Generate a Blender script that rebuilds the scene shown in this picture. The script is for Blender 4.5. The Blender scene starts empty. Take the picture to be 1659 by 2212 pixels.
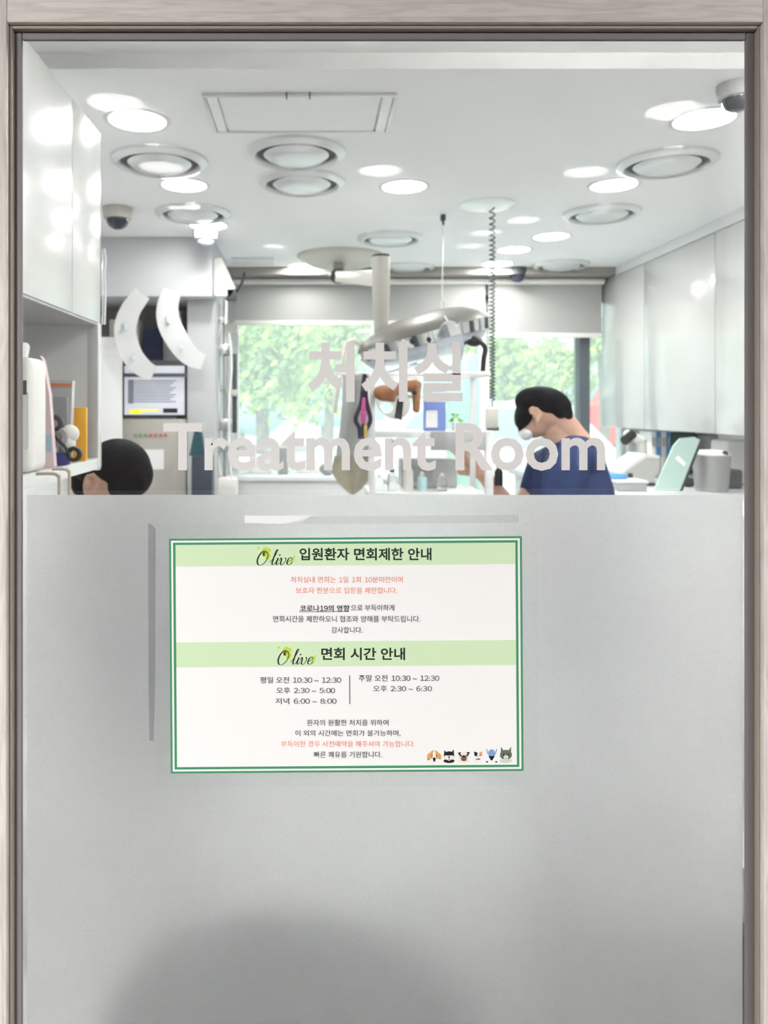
import bpy, bmesh, math, random
from mathutils import Vector, Matrix, Quaternion
random.seed(7)
sc = bpy.context.scene
COL = sc.collection
F, CX, CY, H = 1660.0, 678.0, 882.0, 1.50        # focal length in pixels, principal point, eye height

# ------------------------------------------------------------------ camera, world, lights, exposure
cam = bpy.data.cameras.new('camera')
cam.sensor_fit = 'AUTO'; cam.sensor_width = 36.0
cam.lens = 36.0 * F / 2212.0
cam.shift_x = (829.5 - CX) / 2212.0
cam.shift_y = (CY - 1106.0) / 2212.0
cam.clip_start = 0.02; cam.clip_end = 200
cam.dof.use_dof = True; cam.dof.focus_distance = 0.86; cam.dof.aperture_fstop = 8.0
camo = bpy.data.objects.new('camera', cam); COL.objects.link(camo)
camo.location = (0, 0, H); camo.rotation_euler = (math.radians(90), 0, 0)
sc.camera = camo

LAMP = 33.0            # downlight radiance
SKY = .56
SUN = 1.9
HALL = 49.0            # hallway ceiling panel radiance
w = bpy.data.worlds.new('world'); sc.world = w; w.use_nodes = True
wn = w.node_tree.nodes; wn['Background'].inputs[0].default_value = (0.95, 0.985, 1.0, 1); wn['Background'].inputs[1].default_value = SKY
sun = bpy.data.lights.new('sun', 'SUN'); sun.energy = SUN; sun.angle = math.radians(2); sun.color = (1, 0.97, 0.9)
suno = bpy.data.objects.new('sun', sun); COL.objects.link(suno)
suno.rotation_euler = (math.radians(48), 0, math.radians(-25))      # high, from over the building onto the trees
sc.view_settings.view_transform = 'Standard'; sc.view_settings.look = 'None'
sc.view_settings.gamma = 1.0; sc.view_settings.use_curve_mapping = False
sc.view_settings.exposure = 1.68
sc.cycles.sample_clamp_indirect = 0.0
sc.cycles.transparent_max_bounces = 32
sc.cycles.max_bounces = 10; sc.cycles.diffuse_bounces = 5; sc.cycles.glossy_bounces = 5; sc.cycles.transmission_bounces = 8
sc.cycles.caustics_reflective = True; sc.cycles.caustics_refractive = True
sc.cycles.use_denoising = True

# ------------------------------------------------------------------ helpers
def P(px, py, Y):
    return Vector(((px - CX) * Y / F, Y, H - (py - CY) * Y / F))
def X(px, Y): return (px - CX) * Y / F
def Z(py, Y): return H - (py - CY) * Y / F

MATS = {}
def mat(name, col, rough=0.5, metal=0.0, trans=0.0, emit=None, es=0.0, ior=1.45, noise=0.0, nscale=30.0, bump=0.0, coat=0.0, spec=0.5, alpha=1.0):
    if name in MATS: return MATS[name]
    m = bpy.data.materials.new(name); m.use_nodes = True; nt = m.node_tree
    b = nt.nodes['Principled BSDF']; I = b.inputs
    c = (*col, 1)
    I['Base Color'].default_value = c; I['Roughness'].default_value = rough; I['Metallic'].default_value = metal
    I['Transmission Weight'].default_value = trans; I['IOR'].default_value = ior; I['Coat Weight'].default_value = coat
    I['Specular IOR Level'].default_value = spec; I['Alpha'].default_value = alpha
    if emit: I['Emission Color'].default_value = (*emit, 1); I['Emission Strength'].default_value = es
    if noise or bump:
        tc = nt.nodes.new('ShaderNodeTexCoord'); n = nt.nodes.new('ShaderNodeTexNoise')
        n.inputs['Scale'].default_value = nscale; n.inputs['Detail'].default_value = 4
        nt.links.new(tc.outputs['Object'], n.inputs['Vector'])
        if noise:
            mx = nt.nodes.new('ShaderNodeMix'); mx.data_type = 'RGBA'
            mx.inputs['A'].default_value = (*[max(0, v * (1 - noise)) for v in col], 1)
            mx.inputs['B'].default_value = (*[min(1, v * (1 + noise)) for v in col], 1)
            nt.links.new(n.outputs['Fac'], mx.inputs['Factor']); nt.links.new(mx.outputs['Result'], I['Base Color'])
        if bump:
            bp = nt.nodes.new('ShaderNodeBump'); bp.inputs['Strength'].default_value = bump; bp.inputs['Distance'].default_value = 0.002
            nt.links.new(n.outputs['Fac'], bp.inputs['Height']); nt.links.new(bp.outputs['Normal'], I['Normal'])
    MATS[name] = m
    return m

class MB:
    """collects shapes into one mesh"""
    def __init__(s): s.bm = bmesh.new(); s.mi = 0
    def _tag(s, faces):
        for f in faces: f.material_index = s.mi
    def box(s, x0, x1, y0, y1, z0, z1, bev=0.0, seg=2, M=None):
        r = bmesh.ops.create_cube(s.bm, size=1.0); vs = r['verts']
        for v in vs:
            v.co = Vector((x0 + (v.co.x + .5) * (x1 - x0), y0 + (v.co.y + .5) * (y1 - y0), z0 + (v.co.z + .5) * (z1 - z0)))
        fs = set(f for v in vs for f in v.link_faces); s._tag(fs)
        if bev > 0:
            es = list(set(e for v in vs for e in v.link_edges))
            rr = bmesh.ops.bevel(s.bm, geom=es, offset=bev, segments=seg, affect='EDGES', profile=0.5)
            s._tag(rr['faces']); vs = list(set(v for f in rr['faces'] for v in f.verts) | set(v for v in vs if v.is_valid))
        if M is not None: bmesh.ops.transform(s.bm, matrix=M, verts=[v for v in vs if v.is_valid])
        return s
    def rod(s, a, b, r0, r1=None, seg=16):
        a = Vector(a); b = Vector(b); r1 = r0 if r1 is None else r1
        d = b - a
        q = d.to_track_quat('Z', 'Y').to_matrix().to_4x4()
        r = bmesh.ops.create_cone(s.bm, cap_ends=True, segments=seg, radius1=r0, radius2=r1, depth=d.length, matrix=Matrix.Translation((a + b) / 2) @ q)
        s._tag(set(f for v in r['verts'] for f in v.link_faces)); return s
    def ell(s, c, rx, ry, rz, rot=None, seg=24, rings=14):
        M = Matrix.Translation(Vector(c))
        if rot is not None: M = M @ rot.to_4x4()
        M = M @ Matrix.Diagonal((rx, ry, rz, 1))
        r = bmesh.ops.create_uvsphere(s.bm, u_segments=seg, v_segments=rings, radius=1.0, matrix=M)
        s._tag(set(f for v in r['verts'] for f in v.link_faces)); return s
    def cap(s, a, ra, b, rb, n=14):
        """tapered capsule, hull of two spheres"""
        tmp = bmesh.new()
        for c, r in ((a, ra), (b, rb)):
            bmesh.ops.create_icosphere(tmp, subdivisions=3, radius=r, matrix=Matrix.Translation(Vector(c)))
        rr = bmesh.ops.convex_hull(tmp, input=tmp.verts[:])
        dead = [g for g in rr['geom_interior'] if isinstance(g, bmesh.types.BMVert)]
        bmesh.ops.delete(tmp, geom=dead, context='VERTS')
        me = bpy.data.meshes.new('t'); tmp.to_mesh(me); tmp.free()
        n0 = len(s.bm.faces); s.bm.from_mesh(me); s.bm.faces.ensure_lookup_table()
        s._tag(s.bm.faces[n0:]); bpy.data.meshes.remove(me); return s
    def lathe(s, prof, M=None, seg=32, close=False):
        """prof: list of (r, z), spun about Z"""
        M = M or Matrix.Identity(4); rings = []
        for r, z in prof:
            if r < 1e-6: rings.append([s.bm.verts.new(M @ Vector((0, 0, z)))])
            else: rings.append([s.bm.verts.new(M @ Vector((r * math.cos(2 * math.pi * k / seg), r * math.sin(2 * math.pi * k / seg), z))) for k in range(seg)])
        if close: rings.append(rings[0])
        fs = []
        for A, B in zip(rings, rings[1:]):
            for k in range(seg):
                k2 = (k + 1) % seg
                if len(A) == 1 and len(B) == 1: continue
                if len(A) == 1: q = (A[0], B[k2], B[k])
                elif len(B) == 1: q = (A[k], A[k2], B[0])
                else: q = (A[k], A[k2], B[k2], B[k])
                try: fs.append(s.bm.faces.new(q))
                except ValueError: pass
        s._tag(fs); return s
    def tube(s, pts, r, seg=10, taper=None):
        pts = [Vector(p) for p in pts]; rings = []; up = Vector((0.013, 0.31, 0.95)).normalized()
        for i, p in enumerate(pts):
            t = (pts[min(i + 1, len(pts) - 1)] - pts[max(i - 1, 0)]).normalized()
            a = t.cross(up)
            if a.length < 1e-3: a = t.cross(Vector((1, 0, 0)))
            a.normalize(); b = t.cross(a).normalized()
            rr = r if taper is None else taper[i]
            rings.append([s.bm.verts.new(p + rr * (math.cos(2 * math.pi * k / seg) * a + math.sin(2 * math.pi * k / seg) * b)) for k in range(seg)])
        fs = []
        for A, B in zip(rings, rings[1:]):
            for k in range(seg): fs.append(s.bm.faces.new((A[k], A[(k + 1) % seg], B[(k + 1) % seg], B[k])))
        fs.append(s.bm.faces.new(rings[0])); fs.append(s.bm.faces.new(rings[-1][::-1])); s._tag(fs); return s
    def prism(s, pts, vec):
        """polygon (list of 3D points) extruded along vec"""
        vec = Vector(vec); A = [s.bm.verts.new(Vector(p)) for p in pts]; B = [s.bm.verts.new(Vector(p) + vec) for p in pts]
        n = len(A); fs = [s.bm.faces.new(A), s.bm.faces.new(B[::-1])]
        for k in range(n): fs.append(s.bm.faces.new((A[k], B[k], B[(k + 1) % n], A[(k + 1) % n])))
        s._tag(fs); return s
    def build(s, name, m, parent=None, smooth=True, loc=None, angle=40):
        bmesh.ops.recalc_face_normals(s.bm, faces=s.bm.faces[:])
        me = bpy.data.meshes.new(name)
        if parent is not None and parent.type == 'EMPTY' or loc is not None:
            off = Vector(loc) if loc is not None else Vector(parent.location)
            bmesh.ops.translate(s.bm, vec=-off, verts=s.bm.verts[:])
        elif parent is not None and parent.parent is not None:
            bmesh.ops.translate(s.bm, vec=-(Vector(parent.parent.location)), verts=s.bm.verts[:])
        s.bm.to_mesh(me); s.bm.free()
        for mm in (m if isinstance(m, (list, tuple)) else [m]): me.materials.append(mm)
        if smooth:
            for p in me.polygons: p.use_smooth = True
            try: me.set_sharp_from_angle(angle=math.radians(angle))
            except Exception: pass
        o = bpy.data.objects.new(name, me); COL.objects.link(o)
        if parent is not None: o.parent = parent
        if loc is not None: o.location = loc
        return o

def tag(o, label, cat, group=None, kind=None):
    o['label'] = label; o['category'] = cat
    if group: o['group'] = group
    if kind: o['kind'] = kind
    return o
def thing(name, label, cat, loc=(0, 0, 0), group=None):
    o = bpy.data.objects.new(name, None); COL.objects.link(o); o.location = loc; o.empty_display_size = 0.05
    return tag(o, label, cat, group)
def struct(o, label=None):
    o['kind'] = 'structure'
    if label: o['label'] = label
    return o
def copy_thing(o, loc, label):
    c = o.copy(); COL.objects.link(c); c.location = loc; c['label'] = label
    for ch in o.children:
        d = ch.copy(); COL.objects.link(d); d.parent = c
        for g in ch.children:
            e = g.copy(); COL.objects.link(e); e.parent = d
    return c
def blend(mb, voxel, it=4, keep_hand=None):
    """one continuous surface from the overlapping shapes in mb; returns a fresh MB"""
    me = bpy.data.meshes.new('tmp'); mb.bm.to_mesh(me); mb.bm.free()
    o = bpy.data.objects.new('tmp', me); COL.objects.link(o)
    r = o.modifiers.new('r', 'REMESH'); r.mode = 'VOXEL'; r.voxel_size = voxel
    if it: 
        q = o.modifiers.new('s', 'SMOOTH'); q.iterations = it; q.factor = 0.5
    dg = bpy.context.evaluated_depsgraph_get(); dg.update()
    ev = bpy.data.meshes.new_from_object(o.evaluated_get(dg))
    out = MB(); out.bm.from_mesh(ev)
    bpy.data.objects.remove(o); bpy.data.meshes.remove(me); bpy.data.meshes.remove(ev)
    return out
def smoothpath(pts, n=8):
    pts = [Vector(p) for p in pts]; out = []
    for i in range(len(pts) - 1):
        p0 = pts[max(i - 1, 0)]; p1 = pts[i]; p2 = pts[i + 1]; p3 = pts[min(i + 2, len(pts) - 1)]
        for k in range(n):
            t = k / n
            out.append(0.5 * ((2 * p1) + (p2 - p0) * t + (2 * p0 - 5 * p1 + 4 * p2 - p3) * t * t + (3 * p1 - p0 - 3 * p2 + p3) * t ** 3))
    out.append(pts[-1]); return out

# ------------------------------------------------------------------ materials
white = mat('white_paint', (.74, .745, .75), .6, noise=.03, nscale=6)
ceil_m = mat('ceiling_paint', (.88, .88, .88), .7, noise=.02, nscale=4)
gloss = mat('white_gloss', (.74, .75, .745), .22)
offw = mat('off_white_plastic', (.80, .79, .76), .35)
beige = mat('beige_plastic', (.62, .60, .54), .4)
beige2 = mat('warm_grey_plastic', (.48, .46, .42), .45)
grey = mat('grey_plastic', (.36, .37, .38), .45)
lgrey = mat('light_grey_laminate', (.45, .46, .47), .5)
dark = mat('dark_grey', (.06, .065, .075), .5)
black = mat('black_plastic', (.012, .012, .014), .4)
navy = mat('navy_fabric', (.012, .018, .05), .85, noise=.3, nscale=60, spec=.04)
scrub = mat('scrub_blue', (.034, .052, .135), .85, noise=.18, nscale=35, bump=.3, spec=.04)
hairm = mat('black_hair', (.006, .006, .009), .55, bump=.8, nscale=120, spec=.03)
skin = mat('skin', (.60, .37, .28), .5, noise=.06, nscale=25)
maskm = mat('mask_white', (.85, .87, .88), .8)
chrome = mat('chrome', (.75, .76, .77), .15, metal=1.0)
steel = mat('brushed_steel', (.62, .63, .64), .35, metal=1.0)
paper = mat('paper', (.86, .86, .86), .8)
brown = mat('brown_leather', (.34, .15, .07), .6, noise=.35, nscale=40)
orange = mat('orange_card', (.90, .46, .03), .5)
mint = mat('mint_acrylic', (.62, .90, .82), .25, trans=.5)
teal = mat('teal_dark', (.015, .07, .09), .4)
clearp = mat('clear_plastic', (.95, .97, .98), .1, trans=.9, ior=1.2)
lamp_em = mat('lamp_diffuser', (.9, .9, .9), .5, emit=(1, .985, .95), es=LAMP)
blue = mat('blue_print', (.05, .12, .55), .5)
pink = mat('pink_print', (.85, .55, .60), .5)
red = mat('red_paint', (.65, .05, .03), .4)
yellow = mat('yellow_mark', (.95, .85, .03), .5)

def wood():
    m = bpy.data.materials.new('pale_wood'); m.use_nodes = True; nt = m.node_tree; b = nt.nodes['Principled BSDF']
    tc = nt.nodes.new('ShaderNodeTexCoord'); mp = nt.nodes.new('ShaderNodeMapping')
    mp.inputs['Scale'].default_value = (10, 60, 130)
    n = nt.nodes.new('ShaderNodeTexNoise'); n.inputs['Scale'].default_value = 1; n.inputs['Detail'].default_value = 6; n.inputs['Distortion'].default_value = 1.4
    cr = nt.nodes.new('ShaderNodeValToRGB'); e = cr.color_ramp.elements
    e[0].position = .3; e[0].color = (.62, .575, .545, 1); e[1].position = .62; e[1].color = (.80, .76, .725, 1)
    nt.links.new(tc.outputs['Object'], mp.inputs['Vector']); nt.links.new(mp.outputs[0], n.inputs['Vector'])
    nt.links.new(n.outputs['Fac'], cr.inputs[0]); nt.links.new(cr.outputs[0], b.inputs['Base Color'])
    b.inputs['Roughness'].default_value = .55
    bp = nt.nodes.new('ShaderNodeBump'); bp.inputs['Strength'].default_value = .15; bp.inputs['Distance'].default_value = .001
    nt.links.new(n.outputs['Fac'], bp.inputs['Height']); nt.links.new(bp.outputs[0], b.inputs['Normal'])
    return m
def wood_v():
    m = wood(); m.name = 'pale_wood_upright'
    for n in m.node_tree.nodes:
        if n.type == 'MAPPING': n.inputs['Scale'].default_value = (130, 60, 10)
    return m
woodm = wood(); woodv = wood_v()

def glass_mat(name, R, tint=(1, 1, 1), haze=0.0, rough=0.0):
    m = bpy.data.materials.new(name); m.use_nodes = True; nt = m.node_tree; nt.nodes.clear()
    out = nt.nodes.new('ShaderNodeOutputMaterial'); t = nt.nodes.new('ShaderNodeBsdfTransparent'); g = nt.nodes.new('ShaderNodeBsdfGlossy')
    t.inputs[0].default_value = (*tint, 1); g.inputs['Roughness'].default_value = rough; g.inputs['Color'].default_value = (1, 1, 1, 1)
    mx = nt.nodes.new('ShaderNodeMixShader'); mx.inputs[0].default_value = R
    nt.links.new(t.outputs[0], mx.inputs[1]); nt.links.new(g.outputs[0], mx.inputs[2]); last = mx
    if haze:
        tr = nt.nodes.new('ShaderNodeBsdfTranslucent'); tr.inputs[0].default_value = (.9, 1, 1, 1)
        m2 = nt.nodes.new('ShaderNodeMixShader'); m2.inputs[0].default_value = haze
        nt.links.new(last.outputs[0], m2.inputs[1]); nt.links.new(tr.outputs[0], m2.inputs[2]); last = m2
    nt.links.new(last.outputs[0], out.inputs[0]); return m
door_glass = glass_mat('door_glass', .037, (.995, 1, 1))
win_glass = glass_mat('window_glass', .05, (.95, 1.0, .99), haze=.25)

def film_mat():
    m = bpy.data.materials.new('frosted_film'); m.use_nodes = True; nt = m.node_tree; nt.nodes.clear()
    out = nt.nodes.new('ShaderNodeOutputMaterial')
    g = nt.nodes.new('ShaderNodeBsdfGlass'); g.distribution = 'MULTI_GGX'; g.inputs['Roughness'].default_value = .40; g.inputs['IOR'].default_value = 1.38; g.inputs['Color'].default_value = (1, 1, 1, 1)
    d = nt.nodes.new('ShaderNodeBsdfDiffuse'); d.inputs[0].default_value = (.50, .55, .60, 1)
    t = nt.nodes.new('ShaderNodeBsdfTranslucent'); t.inputs[0].default_value = (.93, .97, 1.0, 1)
    a = nt.nodes.new('ShaderNodeMixShader'); a.inputs[0].default_value = .8
    nt.links.new(d.outputs[0], a.inputs[1]); nt.links.new(t.outputs[0], a.inputs[2])
    b = nt.nodes.new('ShaderNodeMixShader')
    tc = nt.nodes.new('ShaderNodeTexCoord'); n = nt.nodes.new('ShaderNodeTexNoise'); n.inputs['Scale'].default_value = 420; n.inputs['Detail'].default_value = 2
    mr = nt.nodes.new('ShaderNodeMapRange'); mr.inputs['From Min'].default_value = .3; mr.inputs['From Max'].default_value = .7
    mr.inputs['To Min'].default_value = .16; mr.inputs['To Max'].default_value = .26
    nt.links.new(tc.outputs['Object'], n.inputs['Vector']); nt.links.new(n.outputs['Fac'], mr.inputs['Value']); nt.links.new(mr.outputs[0], b.inputs[0])
    n2 = nt.nodes.new('ShaderNodeTexNoise'); n2.inputs['Scale'].default_value = 750; n2.inputs['Detail'].default_value = 1
    m3 = nt.nodes.new('ShaderNodeMapRange'); m3.inputs['From Min'].default_value = .32; m3.inputs['From Max'].default_value = .68; m3.inputs['To Min'].default_value = .92; m3.inputs['To Max'].default_value = 1.0
    nt.links.new(tc.outputs['Object'], n2.inputs['Vector']); nt.links.new(n2.outputs['Fac'], m3.inputs['Value']); nt.links.new(m3.outputs[0], g.inputs['Color']); nt.links.new(m3.outputs[0], t.inputs[0])
    nt.links.new(g.outputs[0], b.inputs[1]); nt.links.new(a.outputs[0], b.inputs[2]); nt.links.new(b.outputs[0], out.inputs[0])
    return m
film_m = film_mat()

# ------------------------------------------------------------------ setting: treatment room
ZC, YB = 2.45, 5.40
XL, XR = -1.40, 2.42
floor_m = mat('floor_vinyl', (.64, .64, .64), .35, noise=.12, nscale=3)
struct(MB().box(XL, XR, .93, 5.6, -.06, 0).build('floor', floor_m))
c = struct(MB().box(XL, XR, 2.15, 5.6, ZC, ZC + .25).box(XL, XR, .93, 2.15, ZC + .045, ZC + .25).build('ceiling', ceil_m))
struct(MB().box(XL - .1, XL, .93, 5.6, 0, 2.7).build('wall_left', white))
struct(MB().box(XR, XR + .1, .93, 5.6, 0, 2.7).build('wall_right', white))
WX0, WX1, WZ0, WZ1 = X(500, YB), 2.20, .62, 2.30
struct(MB().box(XL, WX0, YB, YB + .2, 0, ZC).box(WX1, XR, YB, YB + .2, 0, ZC).box(WX0, WX1, YB, YB + .2, 0, WZ0)
       .box(WX0, WX1, YB, YB + .2, WZ1, ZC).build('wall_back', white))
struct(MB().box(XL + .02, XR, 5.16, 5.395, 2.40, ZC).build('trim_1', mat('curtain_box_shadow', (.33, .31, .29), .6)), 'grey brown strip for the curtain box shadow under the back ceiling')  # shadow of the curtain box put into the strip's colour

# back window: frame, mullions, panes
wf = mat('window_frame_white', (.80, .82, .82), .4); wdk = mat('window_post_dark', (.10, .12, .14), .4)
win = bpy.data.objects.new('window_1', None); COL.objects.link(win); win.location = (.84, YB, WZ0); struct(win, 'wide shop window in the back wall looking out on trees')
m = MB()
m.box(WX0, WX1, YB + .02, YB + .10, WZ0, WZ0 + .05).box(WX0, WX1, YB + .02, YB + .10, WZ1 - .05, WZ1)
m.box(WX0, WX0 + .045, YB + .02, YB + .10, WZ0, WZ1).box(WX1 - .03, WX1, YB + .02, YB + .10, WZ0, WZ1)
m.box(X(1035, YB), X(1058, YB), YB + .02, YB + .10, WZ0, WZ1)
m.box(WX0, X(1035, YB), YB + .02, YB + .10, Z(974, YB), Z(962, YB))
m.build('window_frame', wf, win)
o = MB().box(X(1250, YB), X(1272, YB), YB - .02, YB + .10, WZ0, WZ1).build('window_post', wdk, win); o['label'] = 'dark grey post'
MB().box(WX0 + .03, WX1 - .02, YB + .055, YB + .061, WZ0 + .03, WZ1 - .03).build('window_pane', win_glass, win)

# roller blinds
bl = mat('blind_fabric', (.37, .37, .36), .85, noise=.03, nscale=200)
def blind(px0, px1, pyb, label):
    Y = 5.30
    t = thing('roller_blind', label, 'blind', (X((px0 + px1) / 2, Y), Y, 2.38), 'roller blinds at the shop window')
    MB().rod((X(px0, Y), Y, 2.375), (X(px1, Y), Y, 2.375), .022).build('roller_tube', offw, t)
    MB().box(X(px0, Y) + .01, X(px1, Y) - .01, Y + .012, Y + .016, Z(pyb, Y), 2.37).build('blind_fabric', bl, t)
    MB().box(X(px0, Y) + .008, X(px1, Y) - .008, Y + .004, Y + .024, Z(pyb + 5, Y), Z(pyb - 5, Y), .004).build('bottom_bar', offw, t)
blind(505, 1052, 697, 'pale roller blind half drawn above the left window, behind the surgical lamp')
blind(1053, 1304, 724, 'pale roller blind hanging lower over the right window beside white cabinets')

# ------------------------------------------------------------------ hallway behind the camera
hw = mat('hall_wall', (.03, .026, .022), .8); hfl = mat('hall_floor', (.05, .045, .04), .5)
struct(MB().box(-1.7, 3.0, -2.6, .93, -.06, 0).build('floor_hall', hfl))
struct(MB().box(-1.7, 3.0, -2.6, .78, 2.45, 2.6).build('ceiling_hall', mat('hall_ceiling', (.12, .115, .11), .8)))
struct(MB().box(-1.8, -1.7, -2.6, .93, 0, 2.6).build('wall_hall_left', hw))
struct(MB().box(3.0, 3.1, -2.6, .93, 0, 2.6).build('wall_hall_right', hw))
struct(MB().box(-1.8, 3.1, -2.7, -2.6, 0, 2.6).build('wall_hall_back', hw))
hp = thing('ceiling_panel_light', 'flat panel light on the hallway ceiling to the left before the door', 'light', (-1.47, -1.25, 2.45))
MB().box(-1.69, -1.25, -1.66, -.84, 2.425, 2.4499).build('light_frame', white, hp)
MB().box(-1.67, -1.27, -1.64, -.86, 2.4215, 2.4250).build('light_diffuser', mat('hall_lamp', (.9, .9, .9), .5, emit=(1, .97, .94), es=HALL), hp)
copy_thing(hp, (2.42, -1.25, 2.45), 'added flat fill panel on the hallway ceiling to the right before the door')  # second panel added as fill for the shaded steps of the door frame

# ------------------------------------------------------------------ the door
DY = .85
gx0, gx1 = X(50, DY), X(1608, DY)
gz0, gz1 = .16, Z(88, DY)
door = bpy.data.objects.new('door_1', None); COL.objects.link(door); door.location = ((gx0 + gx1) / 2, DY, 0); struct(door, 'pale wood framed glass door with a frosted lower half')
YF = .831
lx, rx, tz = X(14, YF), X(1650, YF), Z(48, YF)
RX0, RX1, RZ = X(4, .90), X(1655, .90), Z(70, .90)
MB().box(lx - .10, lx, YF, .853, .02, 2.1, .002).box(lx - .10, RX0, .8535, .90, .02, 2.1, .002).build('stile', woodv, door)
MB().box(rx, rx + .10, YF, .853, .02, 2.1, .002).box(max(RX1, rx), rx + .10, .8535, .90, .02, 2.1, .002).build('stile', woodv, door)
MB().box(lx, rx, YF, .853, tz, 2.1, .002).box(RX0, max(RX1, rx), .8535, .90, RZ, 2.1, .002).build('rail', woodm, door)
MB().box(lx, rx, YF, .90, .02, gz0 - .02, .002).build('rail', woodm, door)
tan = mat('bead_tan', (.40, .36, .31), .6); mauve = mat('gasket_mauve', (.24, .22, .225), .6)
bt = tz - .005
YB1 = .837
o = MB()
x0b, x1b, ztb = X(26, YB1), X(1638, YB1), Z(62, YB1)
o.box(lx, x0b, YB1, .852, gz0 - .02, tz, .0015).box(x1b, rx, YB1, .852, gz0 - .02, tz, .0015).box(x0b, x1b, YB1, .852, ztb, tz, .0015)
o.build('bead', tan, door)
o = MB(); YG = .844
o.box(x0b, X(47, YG), YG, .8495, gz0 - .02, ztb, .002).box(X(1612, YG), x1b, YG, .8495, gz0 - .02, ztb, .002).box(X(47, YG), X(1612, YG), YG, .8495, Z(86, YG), ztb, .002).box(x0b, x1b, YG, .8495, gz0 - .02, gz0, .002)
o.build('gasket', mauve, door)
MB().box(gx0 - .003, gx1 + .003, DY, DY + .003, gz0 - .01, gz1 + .004).build('glass_pane', door_glass, door)
# the inner pane of the double glazing sits slightly out of parallel, which doubles the lamps
cxp, czp = (gx0 + gx1) / 2, 1.08
A = Matrix.Translation((cxp, DY + .027, czp)) @ Matrix.Rotation(math.radians(1.15), 4, 'Z') @ Matrix.Rotation(math.radians(.88), 4, 'X')
mb = MB().box(RX0 - .002 - cxp, max(RX1, rx) + .002 - cxp, 0, .004, gz0 - .01 - czp, RZ + .002 - czp); bmesh.ops.transform(mb.bm, matrix=A, verts=mb.bm.verts[:])
mb.build('glass_pane', door_glass, door)
fz = Z(1069, DY)
MB().box(X(60, DY), X(1602, DY), DY - .0016, DY - .0004, gz0 + .004, fz).build('frosted_film', film_m, door)
# wall around the door
struct(MB().box(-1.8, lx - .102, .79, .93, 0, 2.7).box(rx + .102, 3.1, .79, .93, 0, 2.7).box(lx - .102, rx + .102, .79, .93, 2.104, 2.7).build('wall_front', mat('front_wall', (.78, .77, .75), .7)))

# ------------------------------------------------------------------ lettering
def text_mesh(body, offset=0.0, shear=0.0, res=3):
    half = lambda ch: ch.isdigit()
    wide = ''.join(chr(ord(ch) + 0xFEE0) if half(ch) else ch for ch in body) if any('\uac00' <= ch <= '\ud7a3' for ch in body) else body   # digits of the Korean face
    c = bpy.data.curves.new('t', 'FONT'); c.body = wide; c.size = 1
    if wide != body:
        for k_, ch in enumerate(body):
            nxt = body[k_ + 1] if k_ + 1 < len(body) else ' '
            if ch.isdigit(): c.body_format[k_].kerning = -17 if nxt.isdigit() else (-8.5 if nxt == ':' else -9)
            elif ch == ':': c.body_format[k_].kerning = -28
            elif ch == ' ' and half(nxt): c.body_format[k_].kerning = -12
            elif half(nxt): c.body_format[k_].kerning = -8
    c.offset = offset; c.shear = shear; c.resolution_u = res
    o = bpy.data.objects.new('t', c); COL.objects.link(o)
    dg = bpy.context.evaluated_depsgraph_get(); dg.update()
    me = bpy.data.meshes.new_from_object(o.evaluated_get(dg)); bpy.data.objects.remove(o); bpy.data.curves.remove(c)
    return me
def put_text(mb, body, x0, x1, yb, yt, Y, offset=0.0, ext=0.0):
    """lay a line of text into the box x0..x1, yb (bottom) .. yt (top) given in door pixels"""
    me = text_mesh(body, offset)
    xs = [v.co.x for v in me.vertices]; ys = [v.co.y for v in me.vertices]
    a, b, c_, d = min(xs), max(xs), min(ys), max(ys)
    for v in me.vertices:
        u = (v.co.x - a) / (b - a); t = (v.co.y - c_) / (d - c_)
        v.co = P(x0 + u * (x1 - x0), yb + t * (yt - yb), Y)
    n0 = len(mb.bm.faces); mb.bm.from_mesh(me); mb.bm.faces.ensure_lookup_table(); fs = mb.bm.faces[n0:]
    for f in fs:
        f.material_index = mb.mi; f.smooth = False
    if ext:
        r = bmesh.ops.extrude_face_region(mb.bm, geom=fs); bmesh.ops.translate(mb.bm, vec=(0, -ext, 0), verts=[g for g in r['geom'] if isinstance(g, bmesh.types.BMVert)])
    bpy.data.meshes.remove(me)
vinyl = mat('grey_vinyl', (.74, .73, .725), .6)
mb = MB(); put_text(mb, '처치실', 664, 999, 868, 738, DY - .0004, .032, .0005)
tag(mb.build('vinyl_lettering', vinyl, smooth=False), 'upper Korean line of pale grey vinyl lettering on the clear door glass', 'sign')
mb = MB(); put_text(mb, 'Treatment Room', 353, 1307, 1017, 914, DY - .0004, .021, .0005)
tag(mb.build('vinyl_lettering', vinyl, smooth=False), 'lower English line of pale grey vinyl lettering reading Treatment Room', 'sign')

# ------------------------------------------------------------------ printed notice
PY = DY - .0035
notice = thing('printed_notice', 'laminated white notice with green border taped on frosted door glass', 'notice', (X(748, PY), PY, Z(1668, PY)))
g_line = mat('print_green', (.06, .30, .14), .6); g_band = mat('print_pale_green', (.66, .84, .56), .6)
p_black = mat('print_black', (.012, .02, .015), .6); p_grey = mat('print_grey', (.06, .065, .08), .6); p_red = mat('print_red', (.82, .27, .20), .6)
sheet = mat('notice_paper', (.93, .935, .94), .7)
def R_(px, py):               # notice is stuck on very slightly crooked
    dx, dy = px - 748, py - 1415
    a = math.radians(.42)
    return 748 + dx * math.cos(a) + dy * math.sin(a), 1415 - dx * math.sin(a) + dy * math.cos(a)
def quad(mb, x0, y0, x1, y1, Y, th=.00012):
    mb.prism([P(*R_(a, b), Y) for a, b in ((x0, y0), (x1, y0), (x1, y1), (x0, y1))], (0, -th, 0))
lam = MB(); quad(lam, 333, 1131, 1163, 1699, PY + .0012, .0004)
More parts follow.
